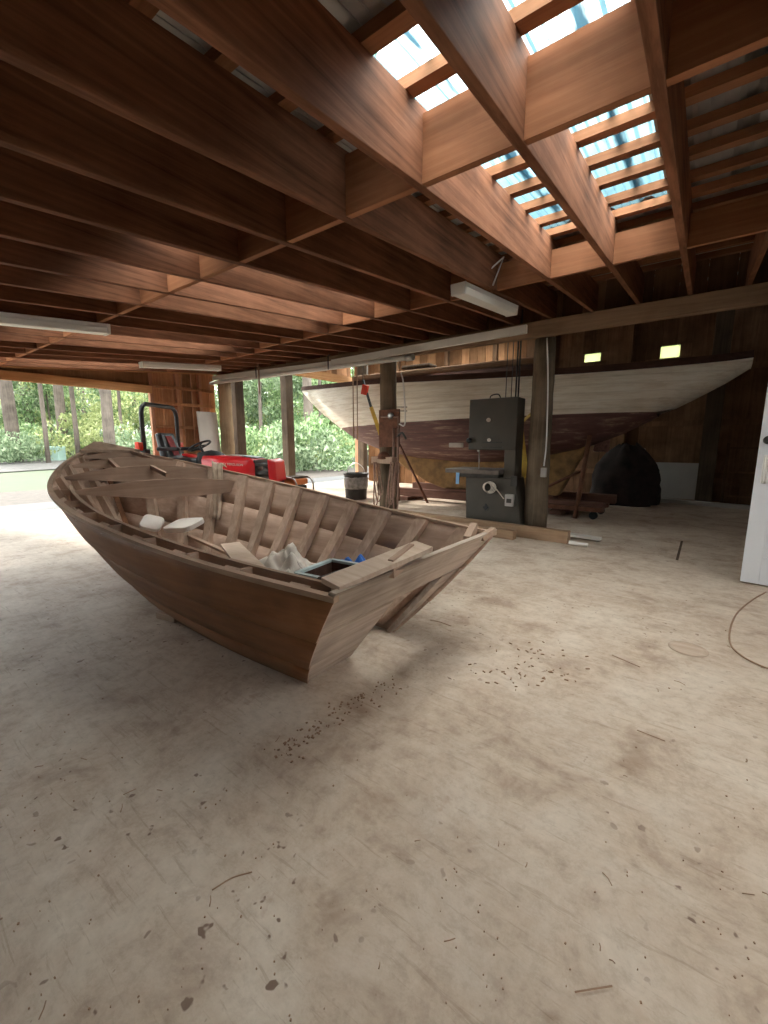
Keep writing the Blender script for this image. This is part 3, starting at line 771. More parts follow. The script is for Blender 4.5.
# cradle
def cradle_beam(p, q, w, h, label): o = MB().beam(p, q, w, h).build('cradle_beam', M['cradle'], bev=.006); tag(o, label, 'timber', 'cradle timbers under the yacht')
cradle_beam((-4.9, YC-.55, .14), (-1.0, YC-.55, .14), .14, .14, 'long red-brown cradle timber on the floor, in front of the keel')
cradle_beam((-4.9, YC+.55, .14), (-1.0, YC+.55, .14), .14, .14, 'long red-brown cradle timber on the floor, behind the keel')
for x, lab in ((-4.3, 'cross timber under the fore end of the keel'), (-1.6, 'cross timber under the after end of the keel')):
    o = MB().box((x-.09, YC-.75, 0), (x+.09, YC+.75, .07)).build('cradle_block', M['cradle'], bev=.006); tag(o, lab, 'timber', 'cradle timbers under the yacht')
o = MB().box((-3.8, YC-.16, .07), (-1.8, YC+.16, .199)).build('keel_block', M['cradle'], bev=.008); tag(o, 'heavy block the yacht keel sits on', 'timber', 'cradle timbers under the yacht')
# props leaning to the bottom
def prop(p, q, label, r=.022):
    o = MB().tube([p, q], r, 10).build('hull_prop', M['rust']); tag(o, label, 'prop', 'props under the yacht')
prop((-3.75, 6.35, .0), (-4.5, 6.55, 1.02), 'rusty prop leaning past the hose post up to the hull')
prop((-4.32, 6.30, .0), (-4.52, 6.48, .92), 'thin rusty prop next to the hose post, steeper of the pair', .016)
prop((-1.30, 6.25, .0), (-1.22, 6.40, 1.15), 'upright rusty prop under the dark part of the hull behind the thick log post', .03)
prop((-1.95, 6.3, .28), (-1.22, 6.36, .70), 'slanting rusty brace fixed to the upright prop', .022)

# ------------------------------------------------------------------ bandsaw
saw = thing('bandsaw', 'tall grey-green bandsaw standing beside the thick log post', 'bandsaw', (-2.05, 5.12, 0))
SY = 5.08
def sx(px, py=500): return aty(px, py, SY).x
def szz(px, py): return aty(px, py, SY).z
zt, zb = szz(480, 399), szz(480, 450)
x0, x1 = sx(469, 420), sx(517, 420); xc = sx(504, 450); tblz = szz(480, 469)
MB().box((x0, SY, zb), (x1, SY+.27, zt)).build('upper_wheel_housing', M['saw'], saw, bev=.012)
MB().box((xc, SY+.015, tblz-.25), (x1, SY+.265, zb+.02)).build('column', M['saw'], saw, bev=.01)
xb0, xb1 = sx(466, 510), sx(522, 510)
MB().hexa([(xb0-.0, SY, 0), (xb1, SY, 0), (xb1, SY+.36, 0), (xb0, SY+.36, 0), (xb0-.02, SY+.0, tblz-.10), (x1+.01, SY+.0, tblz-.10), (x1+.01, SY+.34, tblz-.10), (xb0-.02, SY+.34, tblz-.10)]).build('lower_cabinet', M['saw'], saw, bev=.012)
xt0, xt1 = sx(450, 471), sx(503, 471)
MB().box((xt0, SY-.14, tblz-.055), (xt1, SY+.38, tblz)).build('table', M['sawtable'], saw, bev=.006)
MB().box((xt0+.12, SY-.02, tblz-.11), (xt1-.05, SY+.28, tblz-.05)).build('trunnion', M['dkmetal'], saw, bev=.01)
def disc(px, py, r, nm, mat, par, dep=.03):
    c = Vector((sx(px, py), SY, szz(px, py))); return MB().lathe(c, [(r*.9, 0), (r, .008), (r, dep*.8), (r*.7, dep)], 18, (0, -1, 0)).build(nm, mat, par)
disc(489, 420, .026, 'door_knob', M['plastic_white'], saw); disc(489.5, 440, .022, 'latch_knob', M['plastic_white'], saw)
gx = sx(476, 450)
MB().box((gx-.012, SY+.06, tblz+.22), (gx+.012, SY+.085, zb+.1)).build('guide_post', M['steel'], saw)
MB().obox((gx-.02, SY+.05, tblz+.33), (.10, .09, .09)).build('blade_guide', M['dkmetal'], saw, bev=.012)
MB().lathe((gx-.09, SY-.01, tblz+.36), [(.028, 0), (.034, .01), (.034, .03), (.02, .04)], 14, (0, -1, 0)).build('guide_knob', M['black'], saw)
MB().box((gx+.012, SY+.066, tblz-.02), (gx+.018, SY+.082, zb+.02)).build('blade', M['steel'], saw)
for dz in (.09, .03): MB().box((sx(483, 440), SY-.012, zb+dz), (sx(503, 440), SY+.002, zb+dz+.012)).build('door_strap', M['dkmetal'], saw)
cc = Vector((sx(488, 487), SY-.025, szz(488, 487)))
for k in range(4):
    pts = [cc+Vector((.055*(1+.14*k)*math.cos(a*PI/9+k)+.015*k, -.008*k, .055*(1+.1*k)*math.sin(a*PI/9+k))) for a in range(19)]
    MB().tube(pts, .007, 6).build('cord_loop', M['plastic_white'], saw)
MB().tube(smoothpath([cc+Vector((.08, -.02, .03)), cc+Vector((.17, -.02, -.06)), cc+Vector((.23, -.02, -.13))]), .007, 6).build('power_cord', M['plastic_white'], saw)
sb = Vector((sx(510.5, 500), SY, szz(510.5, 500)))
MB().box((sb.x-.055, SY-.055, sb.z-.075), (sb.x+.05, SY, sb.z+.075)).build('switch_box', M['panelgrey'], saw, bev=.008)
MB().box((sb.x-.03, SY-.062, sb.z-.03), (sb.x+.03, SY-.054, sb.z+.02)).build('switch_plate', M['dkmetal'], saw)
MB().box((sx(512, 477), SY-.04, szz(512, 486)), (sx(518, 477), SY, szz(512, 476))).build('label_plate', M['dkmetal'], saw)
ee = Vector((sx(486, 507), SY-.004, szz(486, 507)))
MB().prism([ee+Vector(q) for q in ((-.045, 0, 0), (0, 0, -.05), (.045, 0, 0), (.02, 0, .01), (0, 0, .05), (-.02, 0, .01))], (0, -.006, 0)).build('cast_emblem', M['black'], saw)
MB().tube(smoothpath([(x0+.22, SY+.12, zt-.005), (x0+.24, SY+.12, zt+.045), (x0+.33, SY+.12, zt+.055), (x0+.37, SY+.12, zt-.005)]), .008, 8).build('lifting_loop', M['dkmetal'], saw)
MB().box((sx(461, 474), SY-.145, szz(461, 483)), (sx(464, 474), SY-.135, szz(461, 472))).build('hanging_tag', M['bluetag'], saw)
# cables dropping to the saw
for i, px in enumerate((506, 511.5, 516, 518.5)):
    X = aty(px, 390, 5.3).x; 
    o = MB().tube([(X, 5.3, zt+.0), (X, 5.3, ZB(5.24)+.2)], .005 if i < 2 else .010, 6).build('hanging_cable', M['black'])
    tag(o, 'dark cable hanging straight down above the bandsaw, %s counted from the log post' % ORD[4-i], 'cable', 'cables above the bandsaw')

# ------------------------------------------------------------------ fixtures on the mid post
jack = thing('post_jack', 'rusty plate and pipe jack clamped to the hose post', 'jack', (-3.83, 5.05, .9))
PYq = 5.10
def pm(px, py, Y=PYq): return aty(px, py, Y)
a, b = pm(379.5, 447), pm(399.5, 409)
MB().box((a.x, PYq-.015, a.z), (b.x, PYq+.02, b.z)).build('plate', M['rust'], jack, bev=.004)
for px in (393, 397.5):
    MB().tube([pm(px, 503, PYq-.05), pm(px+.5, 428, PYq-.05)], .017, 10).build('pipe', M['rustpipe'], jack)
MB().lathe(pm(392, 416, PYq), [(.02, 0), (.045, .02), (.045, .05), (.02, .07)], 14, (0, -1, 0)).build('pivot', M['steel'], jack)
MB().tube([pm(381, 417, PYq-.04), pm(398, 417, PYq-.04), pm(398, 428, PYq-.04)], .013, 8).build('lever', M['rustpipe'], jack)
MB().tube(smoothpath([pm(397, 437, PYq-.05), pm(402, 433, PYq-.06), pm(406, 439, PYq-.06)]), .016, 8).build('hook', M['dkmetal'], jack)
for (y0_, y1_) in ((407, 407), (411, 411)): MB().tube([pm(396, y0_, PYq-.02), pm(407, y1_, PYq-.02)], .006, 6).build('crossbar', M['dkmetal'], jack)
MB().tube(smoothpath([pm(401, 373, PYq-.03), pm(403.5, 385, PYq-.03), pm(405, 423, PYq-.03), pm(399, 424, PYq-.03)]), .010, 8).build('conduit', M['white_metal'], jack)
rack = thing('hose_rack', 'wooden bracket with looped hoses on the mid log post', 'hose rack', (-3.83, 5.05, .6))
a, b = pm(373.5, 463, 5.06), pm(394.5, 457, 5.06)
MB().box((a.x, 5.0, a.z), (b.x, 5.14, b.z)).build('shelf_board', M['frame'], rack, bev=.004)
MB().lathe(pm(384, 456, 5.06), [(.02, -.06), (.10, -.04), (.085, .03), (.03, .065)], 16, (0, 0, 1)).build('pulley', M['rust'], rack)
for i, (xa, xb, zz) in enumerate(((374, 377, 500), (375.5, 379, 494), (376.5, 374, 504), (391, 389, 503), (393, 386, 507), (394, 391, 498), (396, 394, 509))):
    p0, p1 = pm(xa, 462, 5.0), pm(xb, zz, 5.0); p2 = pm(xb+3.5, zz-2, 5.0); p3 = pm(xa+3.0, 463, 5.03)
    MB().tube(smoothpath([p0, p0.lerp(p1, .5)+Vector((-.012, -.01, 0)), p1, p2, p3.lerp(p2, .5), p3]), .011, 7).build('hose_loop', M['rope'] if i % 3 else M['rustpipe'], rack)
# ratchet strap sling to the yacht
sling = thing('strap_sling', 'yellow sling with red ratchet hanging by the yacht bow', 'strap', (-5.0, 6.3, 2))
yS = 6.05
q0, q1, q2 = aty(363, 383, yS), aty(371, 407, yS), aty(380, 442, yS)
MB().beam(q0+Vector((0, 0, .05)), q1, .035, .03, (0, 1, 0)).build('strap_upper', M['black'], sling)
MB().obox((q0+q1)/2+Vector((-.04, -.01, .09)), (.13, .05, .17), (0, .25, 0)).build('ratchet', M['redlens'], sling, bev=.01)
MB().beam(q1, q2+Vector((.03, .12, -.12)), .012, .075, (1, 0, .3)).build('strap_web', M['yellow'], sling)
MB().tube([aty(363, 382, yS), Vector((aty(363, 382, yS).x, yS, ZK(yS)-.12))], .008, 6).build('hanger', M['dkmetal'], sling)
s2 = thing('strap_sling', 'yellow webbing strap slanting down behind the bandsaw', 'strap', (-1.75, 6.2, 1))
MB().beam(aty(519.5, 424, 5.75), aty(526, 478, 5.75), .012, .085, (1, 0, .15)).build('strap_web', M['yellow'], s2)
MB().beam(aty(519.5, 424, 5.75), Vector((-1.9, 6.15, 1.5)), .012, .06, (1, 0, .15)).build('strap_upper', M['yellow'], s2)
for i, px in enumerate((353.5, 357.5)):
    X = aty(px, 400, 5.75)
    o = MB().tube([aty(px, 440, 5.75), Vector((X.x, 5.75, ZK(5.75)-.1))], .009, 6).build('hanging_rope', M['cordbrown'])
    tag(o, ('thin rope hanging past the yacht bow, the one farther from the hose post', 'thin rope hanging past the yacht bow, the one nearer the hose post')[i], 'rope', 'ropes by the yacht bow')
# conduit on the thick post
cw = thing('wall_outlet', 'outlet box with conduit on the thick log post', 'outlet', (-1.5, 5.16, .6))
MB().tube(smoothpath([aty(547, 338, 5.15), aty(548, 380, 5.15), aty(546.5, 440, 5.15), aty(544, 466, 5.15)]), .008, 8).build('conduit', M['white_metal'], cw)
a = aty(544, 472, 5.15); MB().box((a.x-.03, 5.11, a.z-.06), (a.x+.03, 5.17, a.z+.05)).build('outlet_box', M['panelgrey'], cw, bev=.005)

# ------------------------------------------------------------------ fluorescent fixtures and pipes
def tube_light(x, y0, y1, label, drop=.0):
    z0 = ZB(y0)-.012-drop
    t = thing('tube_light', label, 'light', (x, (y0+y1)/2, ZB((y0+y1)/2)), group='fluorescent tube lights')
    f = lambda yy, dz: ZB(yy)-drop+dz
    def pris(w0, w1, d0, d1, nm, mat, ya, yb):
        MB().hexa([(x-w0, ya, f(ya, d0)), (x+w0, ya, f(ya, d0)), (x+w0, yb, f(yb, d0)), (x-w0, yb, f(yb, d0)),
                   (x-w1, ya, f(ya, d1)), (x+w1, ya, f(ya, d1)), (x+w1, yb, f(yb, d1)), (x-w1, yb, f(yb, d1))]).build(nm, mat, t, bev=.006)
    pris(.055, .06, -.035, -.002, 'housing', M['white_metal'], y0, y1)
    pris(.05, .062, -.085, -.036, 'diffuser', M['diffuser'], y0+.015, y1-.015)
    pris(.056, .064, -.088, -.003, 'end_cap', M['white_metal'], y0-.012, y0+.012); pris(.056, .064, -.088, -.003, 'end_cap', M['white_metal'], y1-.012, y1+.012)
tube_light(-1.55, 3.02, 4.12, 'white fluorescent fixture hung under a rafter next to the nearest skylight')
tube_light(-4.40, .45, 1.72, 'white fluorescent fixture under the rafters over the skiff bow, cut by the photo edge')
tube_light(-6.62, 3.0, 4.25, 'white fluorescent fixture near the open end, above the tractor')
# white pipes on the girder
o = MB(); a, b = aty(527, 329, 5.06), aty(332, 363, 5.06)
o.beam(a, b, .05, .095); o = o.build('white_fascia', M['white_wood'], bev=.006); tag(o, 'white painted board along the front of the girder', 'board')
o = MB().beam(aty(332, 364, 5.05), aty(207, 379, 5.05), .06, .085).build('white_fascia', M['white_wood'], bev=.006); tag(o, 'white painted board on the girder end toward the tractor', 'board')
pp = thing('white_pipe', 'long white pipe slung below the girder', 'pipe', (-5.5, 4.95, 2.2))
a, b = aty(209, 383.5, 4.98), aty(412, 357, 4.98)
MB().tube([a, b], .034, 14).build('pipe', M['white_metal'], pp)
MB().tube([b-(b-a).normalized()*.09, b+(b-a).normalized()*.02], .046, 14).build('coupling', M['steel'], pp)
for px, py in ((258, 377), (330, 368)):
    c = aty(px, py, 4.98); MB().tube([c+Vector((0, -.04, -.03)), c+Vector((0, -.04, .17)), c+Vector((0, .0, .2))], .010, 7).build('hanger', M['dkmetal'], pp)
c = aty(259, 378, 4.94); o = MB().tube([c+Vector((0, 0, .28)), c-Vector((0, 0, .28))], .012, 7).build('hanging_rope', M['cordbrown']); tag(o, 'cord hanging from the white pipe above the tractor', 'cord')
# support wires above the first fixture
o = MB().tube([(-1.50, 3.2, ZB(3.2)+.02), (-1.40, 3.5, ZB(3.5)+.25), (-1.42, 3.35, ZB(3.3)+.02)], .007, 6).build('loose_wire', M['white_metal']); tag(o, 'loose pale wire by the hanging tube light', 'wire')

# ------------------------------------------------------------------ tractor
TR = thing('tractor', 'small red tractor with black roll bar parked behind the skiff', 'tractor', (-7.27, 3.52, 0), math.radians(31))
def T(mb, nm, mat, bev=0, par=None): return mb.build(nm, mat, par or TR, bev=bev, local=True)
hp = [(0, -.47, .62), (0, -.47, 1.50), (0, -.44, 1.60), (0, -.36, 1.655), (0, .36, 1.655), (0, .44, 1.60), (0, .47, 1.50), (0, .47, .62)]
T(MB().tube(hp, .036, 10), 'roll_bar', M['black'])
for y in (-.47, .47): T(MB().box((-.06, y-.06, .66), (.06, y+.06, .95)), 'roll_bar_bracket', M['black'], .01)
for y in (-.56, .56):
    lp = T(MB().box((-.06, y-.05, .93), (.02, y+.05, 1.06)), 'tail_lamp', M['redlens'], .015)
def wheel(x, y, r, w, nm='rear_wheel'):
    s = -1 if y < 0 else 1
    o = T(MB().lathe((x, y-w/2, r), [(r*.55, 0), (r*.88, 0), (r, w*.18), (r, w*.82), (r*.88, w), (r*.55, w)], 32, (0, 1, 0)), nm, M['rubber'])
    h = T(MB().lathe((x, y-w*.42, r), [(r*.54, 0), (r*.54, w*.84)], 24, (0, 1, 0)), 'rim', M['pad'], 0, o)
    lug = MB()
    for k in range(16):
        a = 2*PI*k/16
        for sg in (-1, 1): lug.obox((x+r*math.cos(a+.1*sg), y+sg*w*.22, r+r*math.sin(a+.1*sg)), (.05, w*.48, .028), (0, -a-PI/2, .4*sg))
    T(lug, 'tread', M['rubber'], 0, o)
for y in (-.50, .50): wheel(.05, y, .40, .24)
for y in (-.44, .44): wheel(1.52, y, .26, .17, 'front_wheel')
for y in (-.50, .50):
    mb = MB(); rows = []
    for k in range(9):
        a = PI*(.08+.84*k/8); rows.append([(.05+.48*math.cos(a), y-.15, .42+.44*math.sin(a)), (.05+.48*math.cos(a), y+.15, .42+.44*math.sin(a))])
    mb.grid(rows); o = T(mb, 'fender', M['red']); s_ = o.modifiers.new('solid', 'SOLIDIFY'); s_.thickness = .02
T(MB().box((-.25, -.34, .35), (.95, .34, .62)), 'transmission', M['dkmetal'], .03)
T(MB().box((.25, -.42, .60), (.98, .42, .645)), 'step_plate', M['black'], .01)
seat = T(MB().box((.18, -.25, .70), (.62, .25, .80)), 'seat', M['black'], .04)
T(MB().hexa([(.10, -.25, .76), (.24, -.25, .76), (.24, .25, .76), (.10, .25, .76), (.0, -.21, 1.20), (.10, -.21, 1.22), (.10, .21, 1.22), (.0, .21, 1.20)]), 'seat_back', M['black'], .04, seat)
T(MB().hexa([(.245, -.08, .84), (.255, -.08, .84), (.255, .08, .84), (.245, .08, .84), (.115, -.08, 1.16), (.125, -.08, 1.16), (.125, .08, 1.16), (.115, .08, 1.16)]), 'seat_stripe', M['seat_red'], 0, seat)
for y in (-.32, .32): T(MB().box((.12, y-.04, .92), (.50, y+.04, .98)), 'armrest', M['black'], .02)
T(MB().box((.72, -.22, .60), (.90, .22, .90)), 'dash', M['black'], .03)
T(MB().lathe((.86, 0, .74), [(.02, -.21), (.17, -.20), (.19, 0), (.17, .20), (.02, .21)], 20, (0, 1, 0)), 'dash_cowl', M['rubber'])
ax = Vector((-.45, 0, .9)).normalized(); cst = Vector((.66, 0, 1.0))
a1 = ax.cross(Vector((0, 1, 0))).normalized(); a2 = ax.cross(a1)
T(MB().tube([cst+(a1*math.cos(k*PI/12)+a2*math.sin(k*PI/12))*.185 for k in range(25)], .017, 8), 'steering_wheel', M['black'])
T(MB().tube([cst, cst-ax*.24], .022, 8), 'steering_column', M['black'])
for k in range(3):
    a = k*2*PI/3+.3; T(MB().tube([cst, cst+(a1*math.cos(a)+a2*math.sin(a))*.185], .012, 6), 'wheel_spoke', M['black'])
# hood: sloping red shell with black top vent, recess and nose
hs = [(.84, .30, .85), (1.25, .31, .845), (1.55, .31, .82), (1.72, .30, .79)]
mb = MB(); rows = []
for (x, w, z) in hs:
    rows.append([Vector((x, -w, .44)), Vector((x, -w-.005, .60)), Vector((x, -w, z-.07)), Vector((x, -w+.05, z-.012)), Vector((x, -w*.4, z)), Vector((x, w*.4, z)), Vector((x, w-.05, z-.012)), Vector((x, w, z-.07)), Vector((x, w+.005, .60)), Vector((x, w, .44))])
mb.grid(rows); hood = T(mb, 'hood', M['red']); s_ = hood.modifiers.new('solid', 'SOLIDIFY'); s_.thickness = .012
T(MB().box((1.70, -.29, .40), (1.72, .29, .775)), 'recess', M['black'], 0)
T(MB().hexa([(1.45, -.17, .832), (1.70, -.17, .797), (1.70, .17, .797), (1.45, .17, .832), (1.45, -.17, .845), (1.70, -.17, .812), (1.70, .17, .812), (1.45, .17, .845)]), 'hood_vent', M['black'], .004)
T(MB().hexa([(1.20, -.17, .846), (1.43, -.17, .833), (1.43, .17, .833), (1.20, .17, .846), (1.20, -.17, .853), (1.43, -.17, .842), (1.43, .17, .842), (1.20, .17, .853)]), 'hood_plate', M['panelgrey'], .003)
T(MB().hexa([(1.10, -.327, .56), (1.72, -.327, .52), (1.72, -.312, .52), (1.10, -.312, .56), (1.10, -.325, .60), (1.72, -.325, .56), (1.72, -.312, .56), (1.10, -.312, .60)]), 'hood_stripe', M['red'], .003)
# nose: loader mount and guard in red
T(MB().hexa([(1.94, -.30, .42), (2.05, -.26, .42), (2.05, .26, .42), (1.94, .30, .42), (1.92, -.30, .80), (2.03, -.24, .76), (2.03, .24, .76), (1.92, .30, .80)]), 'nose_cap', M['red'], .03)
for y in (-.26, .0, .26): T(MB().box((1.71, y-.025, .68), (1.94, y+.025, .72)), 'nose_arm', M['dkmetal'], .006)
T(MB().tube([(1.72, -.24, .56), (1.93, -.24, .56)], .05, 12), 'nose_cylinder', M['dkmetal'])
T(MB().lathe((1.74, -.16, .66), [(.05, 0), (.055, .03), (.03, .05)], 14, (1, 0, 0)), 'headlamp', M['steel'])
T(MB().lathe((1.74, .16, .66), [(.05, 0), (.055, .03), (.03, .05)], 14, (1, 0, 0)), 'headlamp', M['steel'])
T(MB().box((1.0, -.28, .26), (2.0, .28, .44)), 'chassis', M['dkmetal'], .02)
T(MB().tube([(1.52, -.44, .26), (1.52, .44, .26)], .045, 10), 'front_axle', M['dkmetal'])
fc = bpy.data.curves.new('lettering', 'FONT'); fc.body = 'MASSEY FERGUSON'; fc.size = .052; fc.extrude = .001
fc.materials.append(M['plastic_white'])
tmp = bpy.data.objects.new('lettering_curve', fc); me_ = bpy.data.meshes.new_from_object(tmp); bpy.data.objects.remove(tmp)
fo = bpy.data.objects.new('lettering', me_); COL.objects.link(fo); fo.parent = TR
fo.location = (1.08, -.318, .705); fo.rotation_euler = (PI/2, math.radians(3), 0)

# orange machine with tube handle, in front of the open bay
Y0 = 5.0; mc = aty(297, 481, Y0)
eng = thing('portable_generator', 'orange portable machine in a bent tube frame, past the tractor nose', 'generator', (mc.x, Y0, 0))
cx, cz = mc.x, mc.z
MB().box((cx-.17, Y0-.16, cz-.06), (cx+.12, Y0+.16, cz+.05)).build('tank', M['orange'], eng, bev=.03)
MB().box((cx-.20, Y0-.18, cz+.055), (cx+.10, Y0+.18, cz+.085)).build('top_board', M['darkpost'], eng, bev=.006)
MB().box((cx-.16, Y0-.15, cz-.30), (cx+.10, Y0+.15, cz-.07)).build('engine_block', M['black'], eng, bev=.02)
for y in (-.19, .19):
    MB().tube(smoothpath([(cx-.22, Y0+y, .03), (cx-.22, Y0+y, cz+.02), (cx+.08, Y0+y, cz+.06), (cx+.19, Y0+y, cz-.01), (cx+.21, Y0+y, cz-.15), (cx+.21, Y0+y, .03)]), .015, 8).build('frame_tube', M['steel'], eng)
for x in (-.22, .21): MB().tube([(cx+x, Y0-.19, .035), (cx+x, Y0+.19, .035)], .015, 8).build('frame_foot', M['steel'], eng)
MB().box((cx-.2, Y0-.15, .05), (cx+.19, Y0+.15, cz-.30)).build('base_box', M['dkmetal'], eng, bev=.02)

# trash can
bx, by = -5.15, 6.05
can = thing('trash_can', 'round dark trash can with a grey liner, near the hose post', 'trash can', (bx, by, 0))
MB().lathe((bx, by, 0), [(.19, 0), (.20, .02), (.222, .45), (.238, .46), (.238, .49), (.215, .49), (.21, .43), (.17, .06), (.02, .05)], 28).build('bin_body', M['drum'], can)
mb = MB(); mb.lathe((bx, by, .20), [(.214, 0), (.226, .05), (.231, .12), (.230, .20), (.22, .22)], 28, jit=.025); mb.build('liner', M['bag'], can)
MB().tube(smoothpath([(bx-.22, by, .49), (bx-.17, by, .60), (bx, by, .68), (bx+.17, by, .60), (bx+.22, by, .49)]), .008, 8).build('handle', M['steel'], can)

# ------------------------------------------------------------------ timbers on the floor by the post
o = MB().beam((-3.4, 4.72, .065), (-1.0, 4.60, .065), .09, .13).build('floor_timber_beam', M['timber'], bev=.004); tag(o, 'long brown squared timber lying on the floor under the thick log post', 'timber')
o = MB().beam((-2.6, 4.50, .05), (-1.52, 4.44, .05), .10, .10).build('floor_timber_beam', M['timber'], bev=.004); tag(o, 'shorter brown timber lying against the long one, nearer the skiff', 'timber')
o = MB().beam((-2.35, 4.98, .05), (-.74, 4.86, .035), .09, .03).build('white_plank', M['white_wood'], bev=.004); tag(o, 'long white plank lying behind the brown timbers', 'plank')
o = MB().tube([(-.98, 4.52, .03), (-.80, 4.52, .025)], .02, 10).build('white_peg', M['white_wood']); tag(o, 'short white peg at the end of the brown timber', 'peg')

# ------------------------------------------------------------------ white panelled door
dr = thing('door_1', 'white panelled door standing ajar at the partition', 'door', (.345, 4.03, 0), kind='structure')
dv = Vector((.985, -.17, 0)).normalized(); dn = Vector((-dv.y, dv.x, 0)); DW, DH, DT = .82, 2.03, .04
def D(u, n, z): return Vector((.345, 4.03, .012))+dv*u+dn*n+Vector((0, 0, z))
def dbox(u0, u1, z0, z1, n0, n1, nm, mat, bev=.004, par=None):
    return MB().hexa([D(u, n, z) for z in (z0, z1) for u, n in ((u0, n0), (u1, n0), (u1, n1), (u0, n1))]).build(nm, mat, par or dr, bev=bev)
dbox(0, .105, 0, DH, 0, DT, 'stile', M['white_door']); dbox(DW-.105, DW, 0, DH, 0, DT, 'stile', M['white_door'])
rails = [(0, .20), (.56, .62), (.80, .86), (1.12, 1.2), (DH-.12, DH)]
for z0, z1 in rails: dbox(.105, DW-.105, z0, z1, 0, DT, 'rail', M['white_door'])
for (a, _), (_, b) in zip([(r[1], 0) for r in rails], [(0, r[0]) for r in rails[1:]]):
    dbox(.105, DW-.105, a, b, .014, DT-.008, 'door_panel', M['white_door'])
    for (u0, u1, z0, z1) in ((.105, .125, a, b), (DW-.125, DW-.105, a, b), (.125, DW-.125, a, a+.02), (.125, DW-.125, b-.02, b)):
        dbox(u0, u1, z0, z1, .004, .018, 'panel_moulding', M['white_door'], .003)
kb = MB().lathe(D(.052, 0, 1.045), [(.03, 0), (.03, .006), (.012, .012), (.012, .035), (.028, .045), (.03, .06), (.018, .072)], 18, tuple(-dn)).build('door_knob', M['dkmetal'], dr)
ph = MB().tube(smoothpath([D(.055, 0, .93), D(.055, -.035, .92), D(.055, -.035, .76), D(.055, 0, .75)]), .008, 8).build('pull_handle', M['white_metal'], dr)
pl = dbox(.035, .075, .74, .94, -.006, 0, 'handle_plate', M['white_metal'], .003)
o = MB().box((1.15, 3.85, 0), (1.24, 3.95, 2.15)).build('trim_2', M['white_wood'], bev=.003); tag(o, 'door jamb at the partition', 'trim', kind='structure')

# ------------------------------------------------------------------ dark back corner things
o = MB().hexa([(-.80, 9.02, .07), (.16, 9.02, .07), (.16, 9.045, .07), (-.80, 9.045, .07), (-.80, 9.14, .70), (.16, 9.14, .70), (.16, 9.165, .70), (-.80, 9.165, .70)]).build('sheet_panel', M['panelgrey'], bev=.003)
tag(o, 'grey sheet panel leaning against the dark back wall', 'panel')
o = MB().beam((-1.0, 9.06, .035), (.95, 8.70, .035), .10, .07).build('pale_board', M['panelgrey'], bev=.004); tag(o, 'long pale board on the floor in front of the leaning sheet panel', 'board')
o = MB().beam((-.86, 8.92, .075), (-.80, 9.18, .95), .035, .05).build('leaning_stick', M['frame'], bev=.004); tag(o, 'wooden stick leaning beside the grey sheet panel', 'stick')
# tarpaulin heap with a faded patch
hp_ = thing('covered_machine', 'dark tarpaulin-covered heap in the gloom under the yacht stern', 'covered machine', (-1.0, 8.35, 0))
mb = MB(); rows = []
rnd = random.Random(4)
for i in range(13):
    t = i/12; row = []
    for k in range(25):
        a = 2*PI*k/24; r = (.66-.05*t-.42*t**4)*(1+.10*math.sin(5*a+t*3)+.05*math.sin(9*a)+rnd.uniform(-.03, .03))
        row.append((-1.0+r*.78*math.cos(a), 8.42+r*.72*math.sin(a), 1.0*t+.03*math.sin(3*a+1)*t+.04*math.sin(7*a)*t))
    rows.append(row)
mb.grid(rows); mb.face([rows[-1][k] for k in range(24)]); mb.build('tarp_cover', M['tarp'], hp_)
c = aty(602, 443, 8.0); MB().obox((c.x, 8.0, c.z), (.24, .02, .30), (0, .05, 0)).build('faded_patch', M['patch'], hp_, bev=.01)
# shelf / ladder frame in the dark corner
sh = thing('ladder_rack', 'dark ladder-like rack standing in the far corner beyond the door', 'rack', (.62, 9.1, 0))
for x in (.40, .80): MB().box((x-.02, 9.06, 0), (x+.02, 9.12, 1.05)).build('upright', M['darkboard'], sh)
for k in range(5): MB().box((.42, 9.07, .15+.2*k), (.78, 9.11, .18+.2*k)).build('rung', M['darkboard'], sh)
o = MB().box((.03, 8.95, 0), (.26, 9.15, ZK(9.1)-.16)).build('square_post', M['darkpost'], bev=.008); tag(o, 'very dark square post in the far corner between sheet panel and rack', 'post', 'posts of the shed')
# wheeled dolly under the dark stern
dl = thing('floor_dolly', 'dark low dolly under the yacht behind the thick log post', 'dolly', (-1.6, 6.6, 0))
MB().box((-2.05, 6.25, .11), (-.98, 6.38, .17)).build('rail', M['rust'], dl, bev=.005); MB().box((-2.05, 6.80, .11), (-.98, 6.93, .17)).build('rail', M['rust'], dl, bev=.005)
for x in (-1.95, -1.08): 
    for y in (6.31, 6.87): MB().lathe((x, y-.025, .055), [(.03, 0), (.055, .005), (.055, .045), (.03, .05)], 16, (0, 1, 0)).build('wheel', M['rubber'], dl)
for x in (-2.0, -1.05): MB().box((x-.05, 6.38, .11), (x+.05, 6.80, .16)).build('crossbar', M['rust'], dl)

# white panel leaning by the corner log
o = MB().hexa([(-7.84, 4.58, 0), (-7.81, 4.58, 0), (-7.81, 5.0, 0), (-7.84, 5.0, 0), (-7.965, 4.56, 1.66), (-7.935, 4.56, 1.66), (-7.935, 4.98, 1.66), (-7.965, 4.98, 1.66)]).build('painted_board', M['white_wood'], bev=.003)
tag(o, 'white painted panel leaning on the reddish board wall', 'panel')

# cord on the floor by the door
cpts = [atz(x, y, .008) for x, y in ((766, 592), (752, 600), (737, 613), (730, 630), (731, 645), (742, 656), (757, 664), (772, 670))]
o = MB().tube(smoothpath(cpts), .004, 8).build('extension_cable', M['cordbrown']); tag(o, 'brown cord lying on the concrete below the white door', 'cord')
